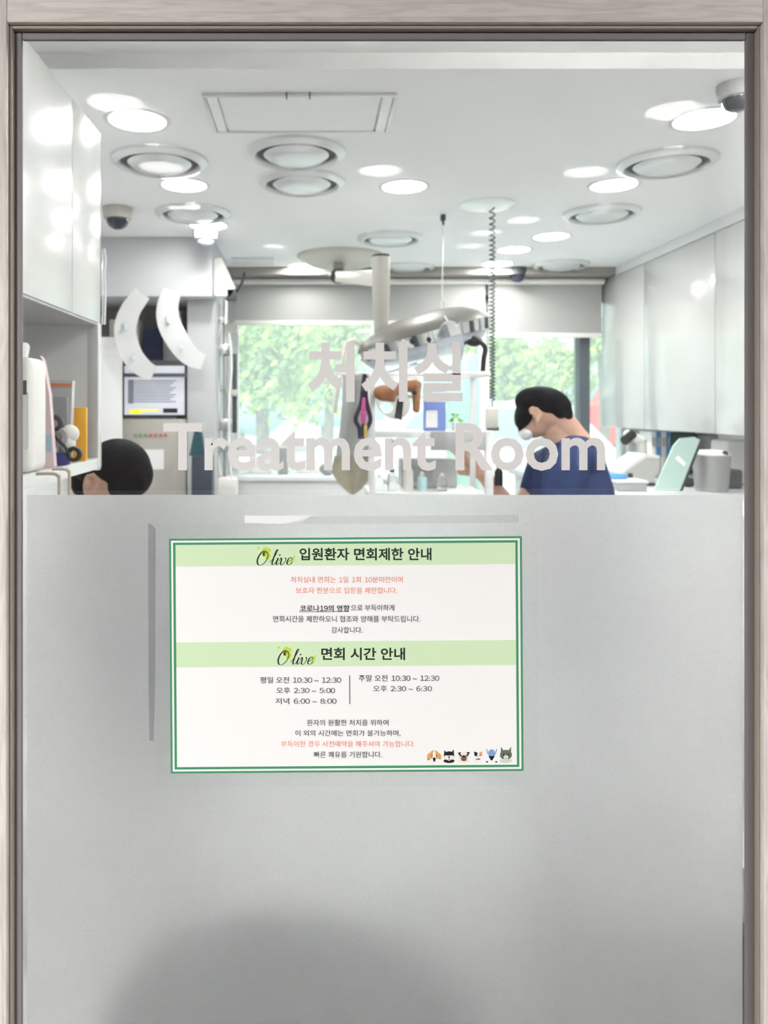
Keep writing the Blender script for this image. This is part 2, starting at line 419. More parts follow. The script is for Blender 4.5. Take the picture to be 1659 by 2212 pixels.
lam_m = glass_mat('laminate', .012, (.997, .997, .997)); lam.build('laminate_pouch', lam_m, notice, False)
mb = MB(); quad(mb, 367, 1161, 1129, 1668, PY + .0006, .0004); mb.build('sheet', sheet, notice, False)
mb = MB(); L = PY + .0001
for x0, y0, x1, y1, t in ((367, 1161, 1129, 1668, 4.2), (375.5, 1169.5, 1120, 1659.5, 5.0)):
    quad(mb, x0, y0, x1, y0 + t, L); quad(mb, x0, y1 - t, x1, y1, L); quad(mb, x0, y0 + t, x0 + t, y1 - t, L); quad(mb, x1 - t, y0 + t, x1, y1 - t, L)
mb.build('border_line', g_line, notice, False)
for y0, y1 in ((1175, 1221), (1385, 1439)):
    mb = MB(); quad(mb, 381, y0, 1115, y1, L); mb.build('title_band', g_band, notice, False)
L2 = PY - .0001
def line(body, x0, x1, yc, h, m, off=0.0):
    mb = MB(); put_text(mb, body, x0, x1, yc + h / 2, yc - h / 2, L2, off)
    return mb.build('text_line', m, notice, False)
line('입원환자 면회제한 안내', 647, 932, 1197, 27, p_black, .022)
line('처치실내 면회는 1일 1회 10분미만이며', 628, 870, 1252, 13.5, p_red, .004)
line('보호자 한분으로 입장을 제한합니다.', 639, 858, 1275.5, 13.5, p_red, .004)
line('코로나19의 영향', 648, 755, 1314, 14, p_black, .016)
line('으로 부득이하게', 758, 852, 1313, 13.5, p_grey, .008)
mb = MB(); quad(mb, 647, 1320.4, 755, 1321.6, L2); mb.build('underline', p_grey, notice, False)
line('면회시간을 제한하오니 협조와 양해를 부탁드립니다.', 590, 908, 1337, 14, p_grey, .006)
line('감사합니다.', 716, 783, 1361, 13.5, p_grey, .006)
line('면회 시간 안내', 694, 875, 1412.5, 27, p_black, .022)
line('평일 오전 10:30 ~ 12:30', 562, 737, 1469, 14, p_grey, .008)
line('오후 2:30 ~ 5:00', 597, 724, 1491.5, 13.5, p_grey, .008)
line('저녁 6:00 ~ 8:00', 595, 727, 1514.5, 13.5, p_grey, .008)
mb = MB(); quad(mb, 754.3, 1459, 755.7, 1521, L2); mb.build('divider_line', p_grey, notice, False)
line('주말 오전 10:30 ~ 12:30', 775, 949, 1465, 14, p_grey, .008)
line('오후 2:30 ~ 6:30', 806, 933, 1487.5, 13.5, p_grey, .008)
line('환자의 원활한 처치를 위하여', 663, 839, 1561, 13.5, p_grey, .006)
line('이 외의 시간에는 면회가 불가능하며,', 638, 865, 1584, 13.5, p_grey, .006)
line('부득이한 경우 사전예약을 해주셔야 가능합니다.', 607, 896, 1607, 13.5, p_red, .004)
line('빠른 쾌유를 기원합니다.', 678, 825, 1630, 13.5, p_grey, .006)

def pen(mb, pts, wmin, wmax, Y, n=10, nib=math.radians(62)):
    """a pen stroke through pixel points, heavier on the down strokes"""
    pp = smoothpath([(x, y, 0) for x, y in pts], n); vs = []
    for i, p in enumerate(pp):
        t = (pp[min(i + 1, len(pp) - 1)] - pp[max(i - 1, 0)]).normalized()
        down = abs(t.y) ** 1.6 * (1 if t.y > 0 else .25)
        w_ = wmin + (wmax - wmin) * down
        nx, ny = -t.y * w_ / 2, t.x * w_ / 2
        vs.append((mb.bm.verts.new(P(p.x + nx, p.y + ny, Y)), mb.bm.verts.new(P(p.x - nx, p.y - ny, Y))))
    for a, b in zip(vs, vs[1:]):
        f = mb.bm.faces.new((a[0], b[0], b[1], a[1])); f.material_index = mb.mi
def disc(mb, cx, cy, rx, ry, Y, rot=0, n=20, a0=0, a1=360):
    vs = []
    for k in range(n):
        a = math.radians(a0 + (a1 - a0) * k / (n if a1 - a0 == 360 else n - 1)); u, v = rx * math.cos(a), ry * math.sin(a); c_, s_ = math.cos(rot), math.sin(rot)
        vs.append(mb.bm.verts.new(P(cx + u * c_ - v * s_, cy + u * s_ + v * c_, Y)))
    f = mb.bm.faces.new(vs); f.material_index = mb.mi
def poly(mb, pts, Y):
    f = mb.bm.faces.new([mb.bm.verts.new(P(x, y, Y)) for x, y in pts]); f.material_index = mb.mi
olive = mat('print_olive', (.55, .70, .06), .6); olive2 = mat('print_olive_dark', (.36, .48, .04), .6)
def logo(ox, oy):
    mb = MB(); mb.mi = 0
    disc(mb, ox + 17, oy + 10, 8, 10, L2, .3); poly(mb, [(ox + 18, oy + 1), (ox + 27, oy + 3), (ox + 30, oy + 8), (ox + 25, oy + 12), (ox + 29, oy + 18), (ox + 24, oy + 28), (ox + 17, oy + 24)], L2 - .00002)
    poly(mb, [(ox + 70, oy + 38), (ox + 74, oy + 24), (ox + 82, oy + 17), (ox + 79, oy + 29), (ox + 74, oy + 37)], L2)
    poly(mb, [(ox, oy - 1), (ox + 3, oy + 1), (ox + 6, oy - 2), (ox + 4, oy + 2), (ox + 5, oy + 5), (ox + 2, oy + 3), (ox - 1, oy + 4)], L2)
    mb.mi = 1; disc(mb, ox + 15, oy + 14, 4, 6, L2 - .00004, .4)
    mb.mi = 2; k = L2 - .00007
    pen(mb, [(ox + 21, oy + 12), (ox + 15, oy + 8), (ox + 6, oy + 15), (ox + 0, oy + 28), (ox + 2, oy + 38), (ox + 10, oy + 38), (ox + 19, oy + 29), (ox + 23, oy + 17), (ox + 20, oy + 10), (ox + 14, oy + 12), (ox + 14, oy + 19)], 1.0, 3.4, k)
    pen(mb, [(ox + 27, oy + 33), (ox + 36, oy + 22), (ox + 44, oy + 8), (ox + 44, oy + 5), (ox + 40, oy + 10), (ox + 32, oy + 34), (ox + 34, oy + 38), (ox + 39, oy + 34)], .9, 3.0, k)
    pen(mb, [(ox + 39, oy + 34), (ox + 45, oy + 23), (ox + 41, oy + 34), (ox + 42, oy + 38), (ox + 47, oy + 34)], .9, 3.0, k); disc(mb, ox + 48.5, oy + 17, 1.7, 1.7, k)
    pen(mb, [(ox + 47, oy + 30), (ox + 51, oy + 23), (ox + 52, oy + 27), (ox + 50, oy + 36), (ox + 54, oy + 38), (ox + 61, oy + 29), (ox + 60, oy + 23), (ox + 62, oy + 26)], .9, 3.0, k)
    pen(mb, [(ox + 65, oy + 32), (ox + 74, oy + 27), (ox + 73, oy + 22), (ox + 67, oy + 26), (ox + 64, oy + 35), (ox + 69, oy + 38), (ox + 76, oy + 32)], .9, 3.0, k)
    mb.build('logo', [olive, olive2, p_black], notice, False)
logo(556, 1182); logo(601, 1397)
def flat(name, col): return mat('print_' + name, col, .6)
pm = [flat('tan', (.75, .40, .13)), flat('cream', (.88, .83, .74)), flat('ink', (.01, .012, .014)), flat('palewhite', (.90, .91, .92)), flat('dogblue', (.22, .38, .68)), flat('catgreen', (.13, .17, .12)), flat('rose', (.8, .3, .3)), flat('brownprint', (.25, .12, .06))]
def pet(cx, top, bot, kind):
    mb = MB(); h = bot - top; k = L2
    def d(mi, x, y, rx, ry, lay, rot=0): mb.mi = mi; disc(mb, cx + x, top + y * h, rx, ry * h, k - lay * .00002, rot, 16)
    def pl(mi, pts, lay): mb.mi = mi; poly(mb, [(cx + x, top + y * h) for x, y in pts], k - lay * .00002)
    if kind == 'beagle':
        d(7, -11, .55, 4, .27, 0, .3); d(0, -11, .5, 4.2, .26, 1, .25); d(0, 11, .5, 4.2, .26, 1, -.25); d(0, 0, .42, 10.5, .36, 2); d(3, 0, .5, 3.4, .42, 3); d(3, 0, .8, 7, .2, 3); d(2, 0, .66, 2.2, .07, 4); d(2, -5, .45, 1.2, .05, 4); d(2, 5, .45, 1.2, .05, 4); d(3, 0, .93, 11, .09, 2)
    if kind == 'black':
        pl(2, [(-10, .05), (-3, .3), (-11, .5)], 0); pl(2, [(10, .0), (3, .3), (11, .5)], 0); d(2, 0, .48, 11, .35, 1); d(2, 0, .85, 12, .16, 1); d(1, -6, .6, 5, .17, 2); d(1, 6, .6, 5, .17, 2); d(3, 0, .64, 5, .2, 3); d(2, 0, .56, 2, .06, 4); d(6, 0, .72, 2.4, .07, 4)
    if kind == 'pug':
        d(1, 0, .48, 11, .36, 0); d(1, 0, .86, 12, .15, 0); pl(2, [(-13, .2), (-6, .12), (-9, .42)], 1); pl(2, [(13, .15), (6, .12), (9, .42)], 1); d(7, 0, .58, 6.5, .2, 2); d(2, 0, .5, 2.8, .09, 3); d(2, -7, .4, 2, .08, 3); d(2, 7, .4, 2, .08, 3)
    if kind == 'calico':
        pl(3, [(-9, .0), (-2, .28), (-9, .5)], 0); pl(3, [(9, .0), (2, .28), (9, .5)], 0); d(3, 0, .5, 9.5, .28, 1); d(3, 0, .85, 8, .16, 1); pl(2, [(-9, .2), (-1, .3), (-3, .55), (-8, .5)], 2); pl(0, [(9, .2), (2, .3), (4, .52), (8, .5)], 2); d(6, 0, .55, 1.2, .04, 3); d(2, -4, .47, 1, .05, 3); d(2, 4, .47, 1, .05, 3)
    if kind == 'blue':
        pl(3, [(-12, .0), (-4, .2), (-9, .5)], 0); pl(3, [(12, .0), (4, .2), (9, .5)], 0); pl(4, [(-12, .06), (-10, .06), (-7, .4), (-9, .4)], 1); pl(4, [(12, .06), (10, .06), (7, .4), (9, .4)], 1); d(4, 0, .36, 7.5, .28, 2); d(2, 0, .58, 6, .14, 3); d(4, 0, .46, 5, .09, 4); d(2, 0, .74, 3, .09, 3); d(3, 0, .88, 11, .08, 1); d(2, -10, .93, 2.3, .05, 3); d(2, 10, .93, 2.3, .05, 3)
    if kind == 'tabby':
        pl(5, [(-11, -.06), (-3, .28), (-11, .5)], 0); pl(5, [(11, -.06), (3, .28), (11, .5)], 0); d(5, 0, .47, 13, .33, 1); d(1, 0, .62, 5, .13, 2); d(6, 0, .56, 1.5, .04, 3); d(2, -5, .46, 1.6, .06, 3); d(2, 5, .46, 1.6, .06, 3); d(flatg, 0, .86, 14, .15, 2)
    mb.build('pet_picture', pm + [flat('sage', (.60, .70, .62))], notice, False)
flatg = 8
for cx_, t_, kd in ((938, 1619, 'beagle'), (970, 1619, 'black'), (1002, 1621, 'pug'), (1033, 1617, 'calico'), (1062, 1616, 'blue'), (1093, 1615, 'tabby')):
    pet(cx_, t_, 1648, kd)

# old tape around the notice
def tape(pts, m, label):
    mb = MB(); mb.prism([P(x, y, DY - .00165) for x, y in pts], (0, -.0002, 0)); return tag(mb.build('tape_strip', m, smooth=False), label, 'tape', 'old tape strips on the frosted glass')
tape([(320, 1131), (329, 1134), (336, 1143), (335, 1480), (332, 1600), (323, 1600), (321, 1480)], glass_mat('old_tape_grey', .02, (.86, .86, .87)), 'long grey vertical strip of old clear tape left of the notice')
tape([(527, 1114), (680, 1113), (640, 1126), (612, 1132), (530, 1129)], mat('white_tape', (.90, .92, .92), .5), 'short torn piece of white tape above the notice')
tape([(670, 1116), (1120, 1112), (1120, 1129), (650, 1132)], glass_mat('clear_tape', .04, (.97, .97, .97)), 'long clear tape strip along the top edge of the notice')

# ------------------------------------------------------------------ ceiling fittings
def cy(py): return F * (ZC - H) / (CY - py)
def cpt(px, py): 
    Y = cy(py); return Vector((X(px, Y), Y, ZC))
def downlight(p, label):
    t = thing('downlight', label, 'ceiling light', p, 'round recessed downlights')
    MB().lathe([(.092, -.001), (.110, -.001), (.108, -.005), (.095, -.006), (.092, -.004)], Matrix.Translation(p), close=True).build('trim_ring', white, t)
    MB().lathe([(0, -.0035), (.093, -.0035), (.093, -.0005), (0, -.0005)], Matrix.Translation(p)).build('light_diffuser', lamp_em, t)
    return t
dl = [(297, 259, 'bright round downlight on the ceiling at upper left, nearest the left cabinet'),
      (1521, 256, 'bright round downlight at the top right corner under the dark dome camera'),
      (398, 399, 'round downlight in the left row between the two dotted air vents'),
      (873, 402, 'lone round downlight in the middle of the ceiling right of two metal vents'),
      (1326, 399, 'round downlight on the right between the large and the middle air vents'),
      (450, 486, 'small round downlight above the small dome camera on the left'),
      (1191, 510, 'small round downlight below the right hand vents, largest of three in line'),
      (1110, 539, 'small round downlight second of three in line beside the coiled cord'),
      (1075, 569, 'smallest round downlight right at the coiled cord near the back'),
      (655, 574, 'small round downlight left of the lamp arm near the curtain box')]
dl += [(1350, -160, 'round downlight just inside the door above the top of the frame on the left'), (2080, -160, 'round downlight just inside the door above the top of the frame on the right')]
d0 = None
for px, py, lab in dl:
    p = cpt(px, py)
    if d0 is None: d0 = downlight(p, lab)
    else: copy_thing(d0, p, lab)
ring_m = mat('vent_metal', (.72, .73, .73), .3, metal=.4); ring_d = mat('vent_shadow_gap', (.10, .10, .11), .6)
def vent(p, label, r=.184):
    t = thing('air_vent', label, 'air vent', p, 'round ceiling air vents')
    T = Matrix.Translation(p)
    MB().lathe([(r * .80, 0), (r, 0), (r * .99, -.010), (r * .90, -.022), (r * .84, -.024), (r * .80, -.014)], T, 48, close=True).build('outer_ring', ring_m, t)
    MB().lathe([(0, -.001), (r * .81, -.001), (r * .80, -.004), (0, -.004)], T, 48).build('back_plate', ring_d, t)
    MB().lathe([(0, -.036), (r * .40, -.034), (r * .58, -.026), (r * .66, -.014), (r * .64, -.012), (r * .5, -.02), (0, -.022)], T, 48).build('inner_cone', ring_m, t)
    MB().rod(p + Vector((0, 0, -.003)), p + Vector((0, 0, -.024)), .018).build('hub', ring_d, t)
    return t
vs_ = [(640, 328, 'large metal air vent just below the rectangular ceiling panel'), (652, 392, 'metal air vent second below the rectangular ceiling panel'),
       (1440, 349, 'air vent on the right part of the ceiling nearest the door'), (1300, 459, 'air vent on the right between two downlights, above the man'),
       (843, 513, 'air vent in the middle of the ceiling near the lamp pole'), (345, 346, 'air vent at the upper left beside the tall white cabinet'),
       (417, 459, 'air vent on the left right next to the white dome camera'), (1212, 571, 'faint air vent far back on the right above the roller blind'),
       (880, 577, 'far air vent behind the lamp pole')]
v0 = None
for px, py, lab in vs_:
    p = cpt(px, py)
    if v0 is None: v0 = vent(p, lab)
    else: copy_thing(v0, p, lab)
# access panel
ya, yb = cy(200), cy(281)
ap = thing('ceiling_panel', 'rectangular white access panel in the ceiling near the door', 'ceiling panel', (-.045, (ya + yb) / 2, ZC))
m = MB(); xa, xb = -.338, .252
m.box(xa, xb, ya, ya + .010, ZC - .012, ZC, .002).box(xa, xb, yb - .010, yb, ZC - .012, ZC, .002)
m.box(xa, xa + .010, ya + .01, yb - .01, ZC - .012, ZC, .002).box(xb - .010, xb, ya + .01, yb - .01, ZC - .012, ZC, .002)
m.build('panel_frame', ring_m, ap)
MB().box(xa + .05, xb - .05, ya + .014, yb - .014, ZC - .008, ZC).build('hatch', ceil_m, ap)
for x_ in (xa + .012, xb - .044): MB().box(x_, x_ + .032, ya + .011, yb - .011, ZC - .011, ZC - .001, .002).build('end_strip', mat('bright_strip', (.88, .89, .89), .3), ap)
for px in (619, 669): MB().box(X(px - 1.5, ya), X(px + 1.5, ya), ya - .006, ya + .012, ZC - .016, ZC - .001).build('latch', dark, ap)
# ceiling step trim, far panel
fp = MB(); y1, y2 = cy(556), cy(570)
fp.box(X(500, y1), X(592, y1), y1, y2, ZC - .012, ZC - .0005, .003)
tag(fp.build('ceiling_panel', white), 'small far white ceiling panel near the curtain box on the left', 'ceiling panel')
# dome cameras
def dome(p, r, base_m, dome_m, label):
    t = thing('dome_camera', label, 'security camera', p, 'ceiling dome cameras')
    T = Matrix.Translation(p)
    MB().lathe([(0, 0), (r, 0), (r * 1.0, -r * .25), (r * .92, -r * .75), (r * .7, -r * .80), (0, -r * .80)], T).build('housing', base_m, t)
    MB().lathe([(r * .74, -r * .78), (r * .72, -r * 1.0), (r * .58, -r * 1.25), (r * .3, -r * 1.42), (0, -r * 1.47)], T).build('dome', dome_m, t)
    return t
smoked = mat('smoked_dome', (.015, .02, .035), .08, coat=.5)
dome(cpt(254, 449), .070, beige2, smoked, 'beige dome camera with dark dome on the ceiling beside the tall cabinet')
dome(cpt(444, 497), .066, lgrey, mat('grey_dome', (.35, .36, .42), .15), 'pale grey dome camera in front of the white wall cabinet corner')
dome(cpt(1118, 579), .066, dark, smoked, 'dark dome camera at the back right of the coiled cord')
dome(cpt(1592, 183), .055, lgrey, smoked, 'dark dome camera at the top right edge of the glass')

# ------------------------------------------------------------------ left cabinet with open shelf
XF = -.594; YE = 2.14
cab = thing('wall_cabinet', 'glossy white wall cabinet with an open shelf niche on the left', 'cabinet', (XF, 1.6, 1.30))
def slab(z0, z1, inset=0.0): return [(XF - inset, .95, z0), (XF - inset, YE, z0), (XL + .005, YE, z0), (XL + .005, .95, z0)]
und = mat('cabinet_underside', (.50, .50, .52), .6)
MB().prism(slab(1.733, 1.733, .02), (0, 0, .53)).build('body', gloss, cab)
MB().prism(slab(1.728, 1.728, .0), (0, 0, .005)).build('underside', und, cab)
for a, b in ((.95, 1.338), (1.342, 1.888), (1.892, YE)):
    o = MB().box(XF - .019, XF, a, b, 1.735, 2.262, .002).build('door', gloss, cab)
# end panel of the niche, angled
ex, ey = XL + .005, YE
dirv = Vector((ex - XF, ey - YE, 0)).normalized(); nrm = Vector((0, 1, 0))
MB().prism([Vector((XF, YE, 1.33)), Vector((ex, ey, 1.33)), Vector((ex, ey, 1.33)) - nrm * .03, Vector((XF, YE, 1.33)) - nrm * .03], (0, 0, .40)).build('end_panel', white, cab)
MB().box(XF - .030, XF + .002, YE - .03, YE + .004, 1.335, 1.735, .002).build('front_post', gloss, cab)
MB().prism(slab(1.333, 1.333), (0, 0, .03)).build('shelf_board', gloss, cab)
MB().box(XL + .005, XL + .02, .95, YE - .03, 1.363, 1.733).build('back_panel', white, cab)
# clear guard on the edge of the cabinet door
m = MB(); zz = [Z(v, YE) for v in (536, 560, 590, 640, 700)]
m.tube([(XF + .005, YE + .008, zz[0]), (XF + .009, YE + .008, zz[1]), (XF + .006, YE + .008, zz[2]), (XF + .008, YE + .008, zz[3]), (XF + .006, YE + .008, zz[4])], .006)
tag(m.build('edge_guard', clearp), 'clear plastic guard taped on the outer edge of the left cabinet', 'edge guard')
SB = 1.3635
# things in the niche
Yb = 1.66
t = thing('plastic_bottle', 'big white plastic bottle at the left end of the cabinet shelf', 'bottle', (X(45, Yb), Yb, SB))
cx_ = X(45, Yb)
MB().box(cx_ - .055, cx_ + .041, Yb - .05, Yb + .05, SB, SB + .245, .018, 4).build('bottle_body', offw, t)
MB().lathe([(0, .26), (.024, .26), (.028, .285), (.024, .292), (0, .292)], Matrix.Translation((cx_ - .01, Yb, SB - .014))).build('cap', white, t)
MB().box(cx_ - .04, cx_ + .036, Yb - .0515, Yb - .0498, SB + .05, SB + .17).build('label', paper, t)
MB().box(cx_ + .022, cx_ + .032, Yb - .0530, Yb - .0516, SB + .165, SB + .195).build('mark', dark, t)
Yb = 1.80
t = thing('folded_packet', 'narrow pink packet with a blue patch standing beside the white bottle', 'packet', (X(99, Yb), Yb, SB))
MB().prism([(X(86, Yb), Yb, SB), (X(117, Yb), Yb, SB), (X(106, Yb), Yb, SB + .17), (X(92, Yb), Yb, SB + .25), (X(86, Yb), Yb, SB + .26)], (0, .02, 0)).build('packet_body', mat('pale_pink', (.82, .66, .68), .6), t)
MB().box(X(89, Yb), X(112, Yb), Yb - .001, Yb - .0001, SB + .035, SB + .075).build('patch', mat('pale_blue', (.45, .62, .75), .6), t)
Yb = 1.92
t = thing('zip_pouch', 'clear grey zip pouch with an orange seal standing on the cabinet shelf', 'pouch', (X(122, Yb), Yb, SB))
mb = MB()
mb.prism([(X(100, Yb), Yb, SB), (X(150, Yb), Yb, SB), (X(153, Yb), Yb + .012, Z(822, Yb)), (X(93, Yb), Yb + .012, Z(820, Yb))], (0, .022, 0))
mb.build('pouch_body', mat('pouch_grey', (.55, .55, .57), .25), t)
MB().box(X(93, Yb), X(153, Yb), Yb + .008, Yb + .0115, Z(834, Yb), Z(828, Yb)).build('zip_seal', mat('orange_red', (.80, .22, .08), .5), t)
MB().box(X(102, Yb), X(146, Yb), Yb - .003, Yb + .004, SB + .08, SB + .165).build('contents', mat('pouch_content', (.38, .38, .40), .6), t)
Yb = 1.86
t = thing('bandage_dispenser', 'black and white rolled tape dispenser with wheels in front of the orange card', 'dispenser', (X(140, Yb), Yb, SB))
def ringy(px, py, ro, ri, w, m, nm):
    p = P(px, py, Yb - .012); Mx = Matrix.Translation(p) @ Matrix.Rotation(math.radians(90), 4, 'X')
    MB().lathe([(ri, -w), (ro * .9, -w), (ro, -w * .6), (ro, w * .6), (ro * .9, w), (ri, w)], Mx, 28, close=True).build(nm, m, t)
ringy(118, 915, .022, .010, .008, dark, 'wheel'); ringy(127, 944, .024, .011, .008, grey, 'wheel'); ringy(160, 981, .019, .009, .008, black, 'wheel')
MB().ell(P(150, 937, Yb), .024, .016, .022).ell(P(146, 955, Yb), .02, .016, .03).build('body', offw, t)
MB().tube(smoothpath([P(105, 872, Yb - .01), P(106, 895, Yb - .014), P(118, 940, Yb - .02), P(140, 965, Yb - .02), P(150, 985, Yb - .018)]), .0035).build('strap', black, t)
MB().box(X(118, Yb), X(150, Yb), Yb - .018, Yb + .014, SB, SB + .03, .004).build('base', mat('blue_base', (.05, .05, .28), .5), t)
MB().rod((X(134, Yb), Yb, SB + .028), P(136, 945, Yb), .008).build('stem', grey, t)
Yb = 1.99
tag(MB().box(X(150, Yb), X(186, Yb), Yb, Yb + .012, SB, Z(880, Yb), .001).build('orange_card', orange, loc=(X(168, Yb), Yb, SB)), 'bright orange card box at the inner end of the cabinet shelf', 'card box')
# bent wire brackets below the board
wire_m = mat('beige_wire', (.52, .45, .36), .4)
for i, (xa_, xb_, yw) in enumerate(((78, 128, 1.58), (112, 150, 1.70))):
    za = 1.3335 - .004
    pts = smoothpath([(X(xa_, yw) + .0, yw, za + .036), (X(xb_, yw) - .012, yw, za + .036), (X(xb_, yw) - .002, yw, za + .030), (X(xb_, yw), yw, za + .015), (X(xb_, yw), yw, za - .16)], 5)
    tag(MB().tube(pts, .0035).build('wire_hook', wire_m), ('beige bent wire hook under the left cabinet shelf, nearer the door' if i == 0 else 'beige bent wire hook under the left cabinet shelf, nearer the seated woman'), 'hook', 'wire hooks on the shelf board')
# ------------------------------------------------------------------ desk bay on the left
YC = 4.26
bay = thing('desk_bay', 'white wall cabinet and shade-greyed column around a recessed desk at the back left', 'cabinet', (-.95, YC, 0))
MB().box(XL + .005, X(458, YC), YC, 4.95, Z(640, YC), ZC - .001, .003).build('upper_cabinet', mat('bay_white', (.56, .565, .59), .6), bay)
MB().box(X(396, YC), X(458, YC), YC + .13, 4.95, 0, Z(640, YC) - .001, .003).build('column', lgrey, bay)  # column toned grey for the weaker light it gets
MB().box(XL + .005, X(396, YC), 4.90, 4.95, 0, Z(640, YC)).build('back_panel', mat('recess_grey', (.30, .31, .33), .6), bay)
MB().box(XL + .005, X(396, YC), YC + .05, 4.90, .95, .985, .003).build('desk_top', lgrey, bay)
MB().box(XL + .005, X(396, YC), YC + .12, 4.90, 1.68, 1.70).build('shelf', mat('shelf_dark', (.10, .105, .12), .6), bay)
Ym = 4.42
# grey panel unit below the monitor, with sockets
pu = thing('control_panel', 'beige grey control panel with coloured sockets below the monitor', 'control panel', (X(330, Ym), Ym, .985))
MB().box(X(262, Ym), X(428, Ym) - .07, Ym, Ym + .30, .985, Z(905, Ym), .004).build('housing', beige2, pu)
for k in range(7):
    px = 292 + k * 11
    MB().rod(P(px, 940, Ym - .0), P(px, 940, Ym - .012), .009, seg=10).build('socket', [mat('sock_green', (.15, .33, .12), .5), mat('sock_red', (.55, .10, .10), .5)][k > 2], pu)
MB().box(X(306, Ym), X(354, Ym), Ym - .004, Ym - .0005, Z(1014, Ym), Z(971, Ym)).build('card', paper, pu)
# monitor
mo = thing('monitor', 'computer monitor showing a white table with a yellow mark, at the left desk', 'monitor', (X(333, Ym), Ym, Z(905, Ym)))
MB().box(X(264, Ym), X(402, Ym), Ym + .01, Ym + .05, Z(900, Ym), Z(778, Ym), .006).build('bezel', dark, mo)
scr = mat('screen_white', (.30, .31, .34), .3, emit=(.86, .88, .97), es=.20)
MB().box(X(268, Ym), X(398, Ym), Ym + .007, Ym + .0101, Z(896, Ym), Z(790, Ym)).build('screen', scr, mo)
sg = mat('screen_grey', (.16, .17, .2), .3, emit=(.55, .57, .66), es=.06)
mb = MB()
for k in range(10): mb.box(X(276, Ym), X(380 - (k % 3) * 6, Ym), Ym + .0055, Ym + .0071, Z(824 + k * 5, Ym), Z(821.6 + k * 5, Ym))
mb.box(X(276, Ym), X(288, Ym), Ym + .0058, Ym + .0071, Z(872, Ym), Z(820, Ym)); mb.build('screen_table', sg, mo)
MB().box(X(279, Ym), X(305, Ym), Ym + .005, Ym + .0071, Z(894, Ym), Z(884, Ym)).box(X(305, Ym), X(341, Ym), Ym + .005, Ym + .0071, Z(888, Ym), Z(884, Ym)).build('screen_mark', mat('screen_yellow', (.9, .85, .05), .4, emit=(1, .9, .05), es=.15), mo)
MB().box(X(352, Ym), X(383, Ym), Ym + .005, Ym + .0071, Z(892, Ym), Z(882, Ym)).build('screen_mark', black, mo)
MB().box(X(318, Ym), X(348, Ym), Ym + .05, Ym + .08, Z(905, Ym), Z(850, Ym)).box(X(285, Ym), X(380, Ym), Ym + .012, Ym + .18, Z(905, Ym), Z(901, Ym)).build('stand', dark, mo)
# papers, box
Yp = 4.34
tag(MB().box(X(215, Yp), X(264, Yp), Yp, Yp + .004, .987, Z(728, Yp)).build('notice_sheet', paper), 'tall white printed sheet standing left of the monitor', 'paper')
tag(MB().box(X(310, 4.5), X(348, 4.5), 4.5, 4.62, 1.7005, Z(708, 4.5), .004).build('storage_box', navy), 'navy box on the dark shelf above the monitor', 'box')
tag(MB().box(X(236, 4.55), X(300, 4.55), 4.55, 4.7, 1.7005, Z(690, 4.55), .004).build('storage_box', beige2), 'grey beige box on the dark shelf behind the curled strip', 'box')
tag(MB().box(X(352, 4.55), X(392, 4.55), 4.55, 4.7, 1.7005, Z(672, 4.55), .004).build('storage_box', grey), 'grey box at the column end of the dark shelf', 'box')
Yd = 4.15
tag(MB().box(X(413, Yd), X(458, Yd), Yd, Yd + .09, 0.0, Z(985, Yd), .01).build('waste_bin', mat('bin_dark', (.03, .04, .06), .5)), 'tall dark blue bin in front of the shade-greyed column', 'bin')
tag(MB().prism([P(408, 985, 4.2), P(442, 985, 4.2), P(436, 935, 4.2), P(420, 930, 4.2)], (0, .04, 0)).build('folded_jacket', teal), 'dark teal folded cloth hanging on the shade-greyed column', 'cloth')
# curled paper strips hanging from the cabinet edge
def curl(pts, wd, lab):
    Yq = 4.252; pp = smoothpath([(*p, 0) for p in pts], 8); mb = MB(); vs = []
    n = len(pp)
    for i, p in enumerate(pp):
        t_ = (pp[min(i + 1, n - 1)] - pp[max(i - 1, 0)]).normalized(); u = i / (n - 1)
        w_ = wd * (.80 + .40 * math.sin(math.pi * min(1, u * .9 + .1)))
        a = P(p.x - t_.y * w_ / 2, p.y + t_.x * w_ / 2, Yq - .06 * math.sin(u * 3) - .003); b = P(p.x + t_.y * w_ / 2, p.y - t_.x * w_ / 2, Yq - .03 * math.sin(u * 3) - .003)
        vs.append((mb.bm.verts.new(a), mb.bm.verts.new(b)))
    for a, b in zip(vs, vs[1:]): mb.bm.faces.new((a[0], b[0], b[1], a[1]))
    r = bmesh.ops.solidify(mb.bm, geom=mb.bm.faces[:], thickness=.006)
    o = mb.build('paper_strip', paper); tag(o, lab, 'paper strip', 'curled paper strips under the white cabinet')
    for (u0, sz) in ((.35, 8), (.62, 7)):
        m2 = MB(); p = pp[int(u0 * n)]; m2.prism([P(p.x - sz * .5, p.y - sz, Yq - .05), P(p.x + sz * .3, p.y - sz, Yq - .05), P(p.x + sz * .6, p.y + sz, Yq - .05), P(p.x - sz * .2, p.y + sz, Yq - .075)], (0, .002, 0))
        m2.build('printed_mark', mat('strip_print', (.45, .52, .62), .6), o)
curl([(308, 634), (282, 670), (270, 715), (284, 765), (310, 795), (332, 806)], 40, 'left curled white paper strip hanging below the white cabinet')
curl([(372, 628), (362, 662), (366, 700), (388, 742), (412, 770), (440, 782)], 42, 'right curled white paper strip hanging below the white cabinet')

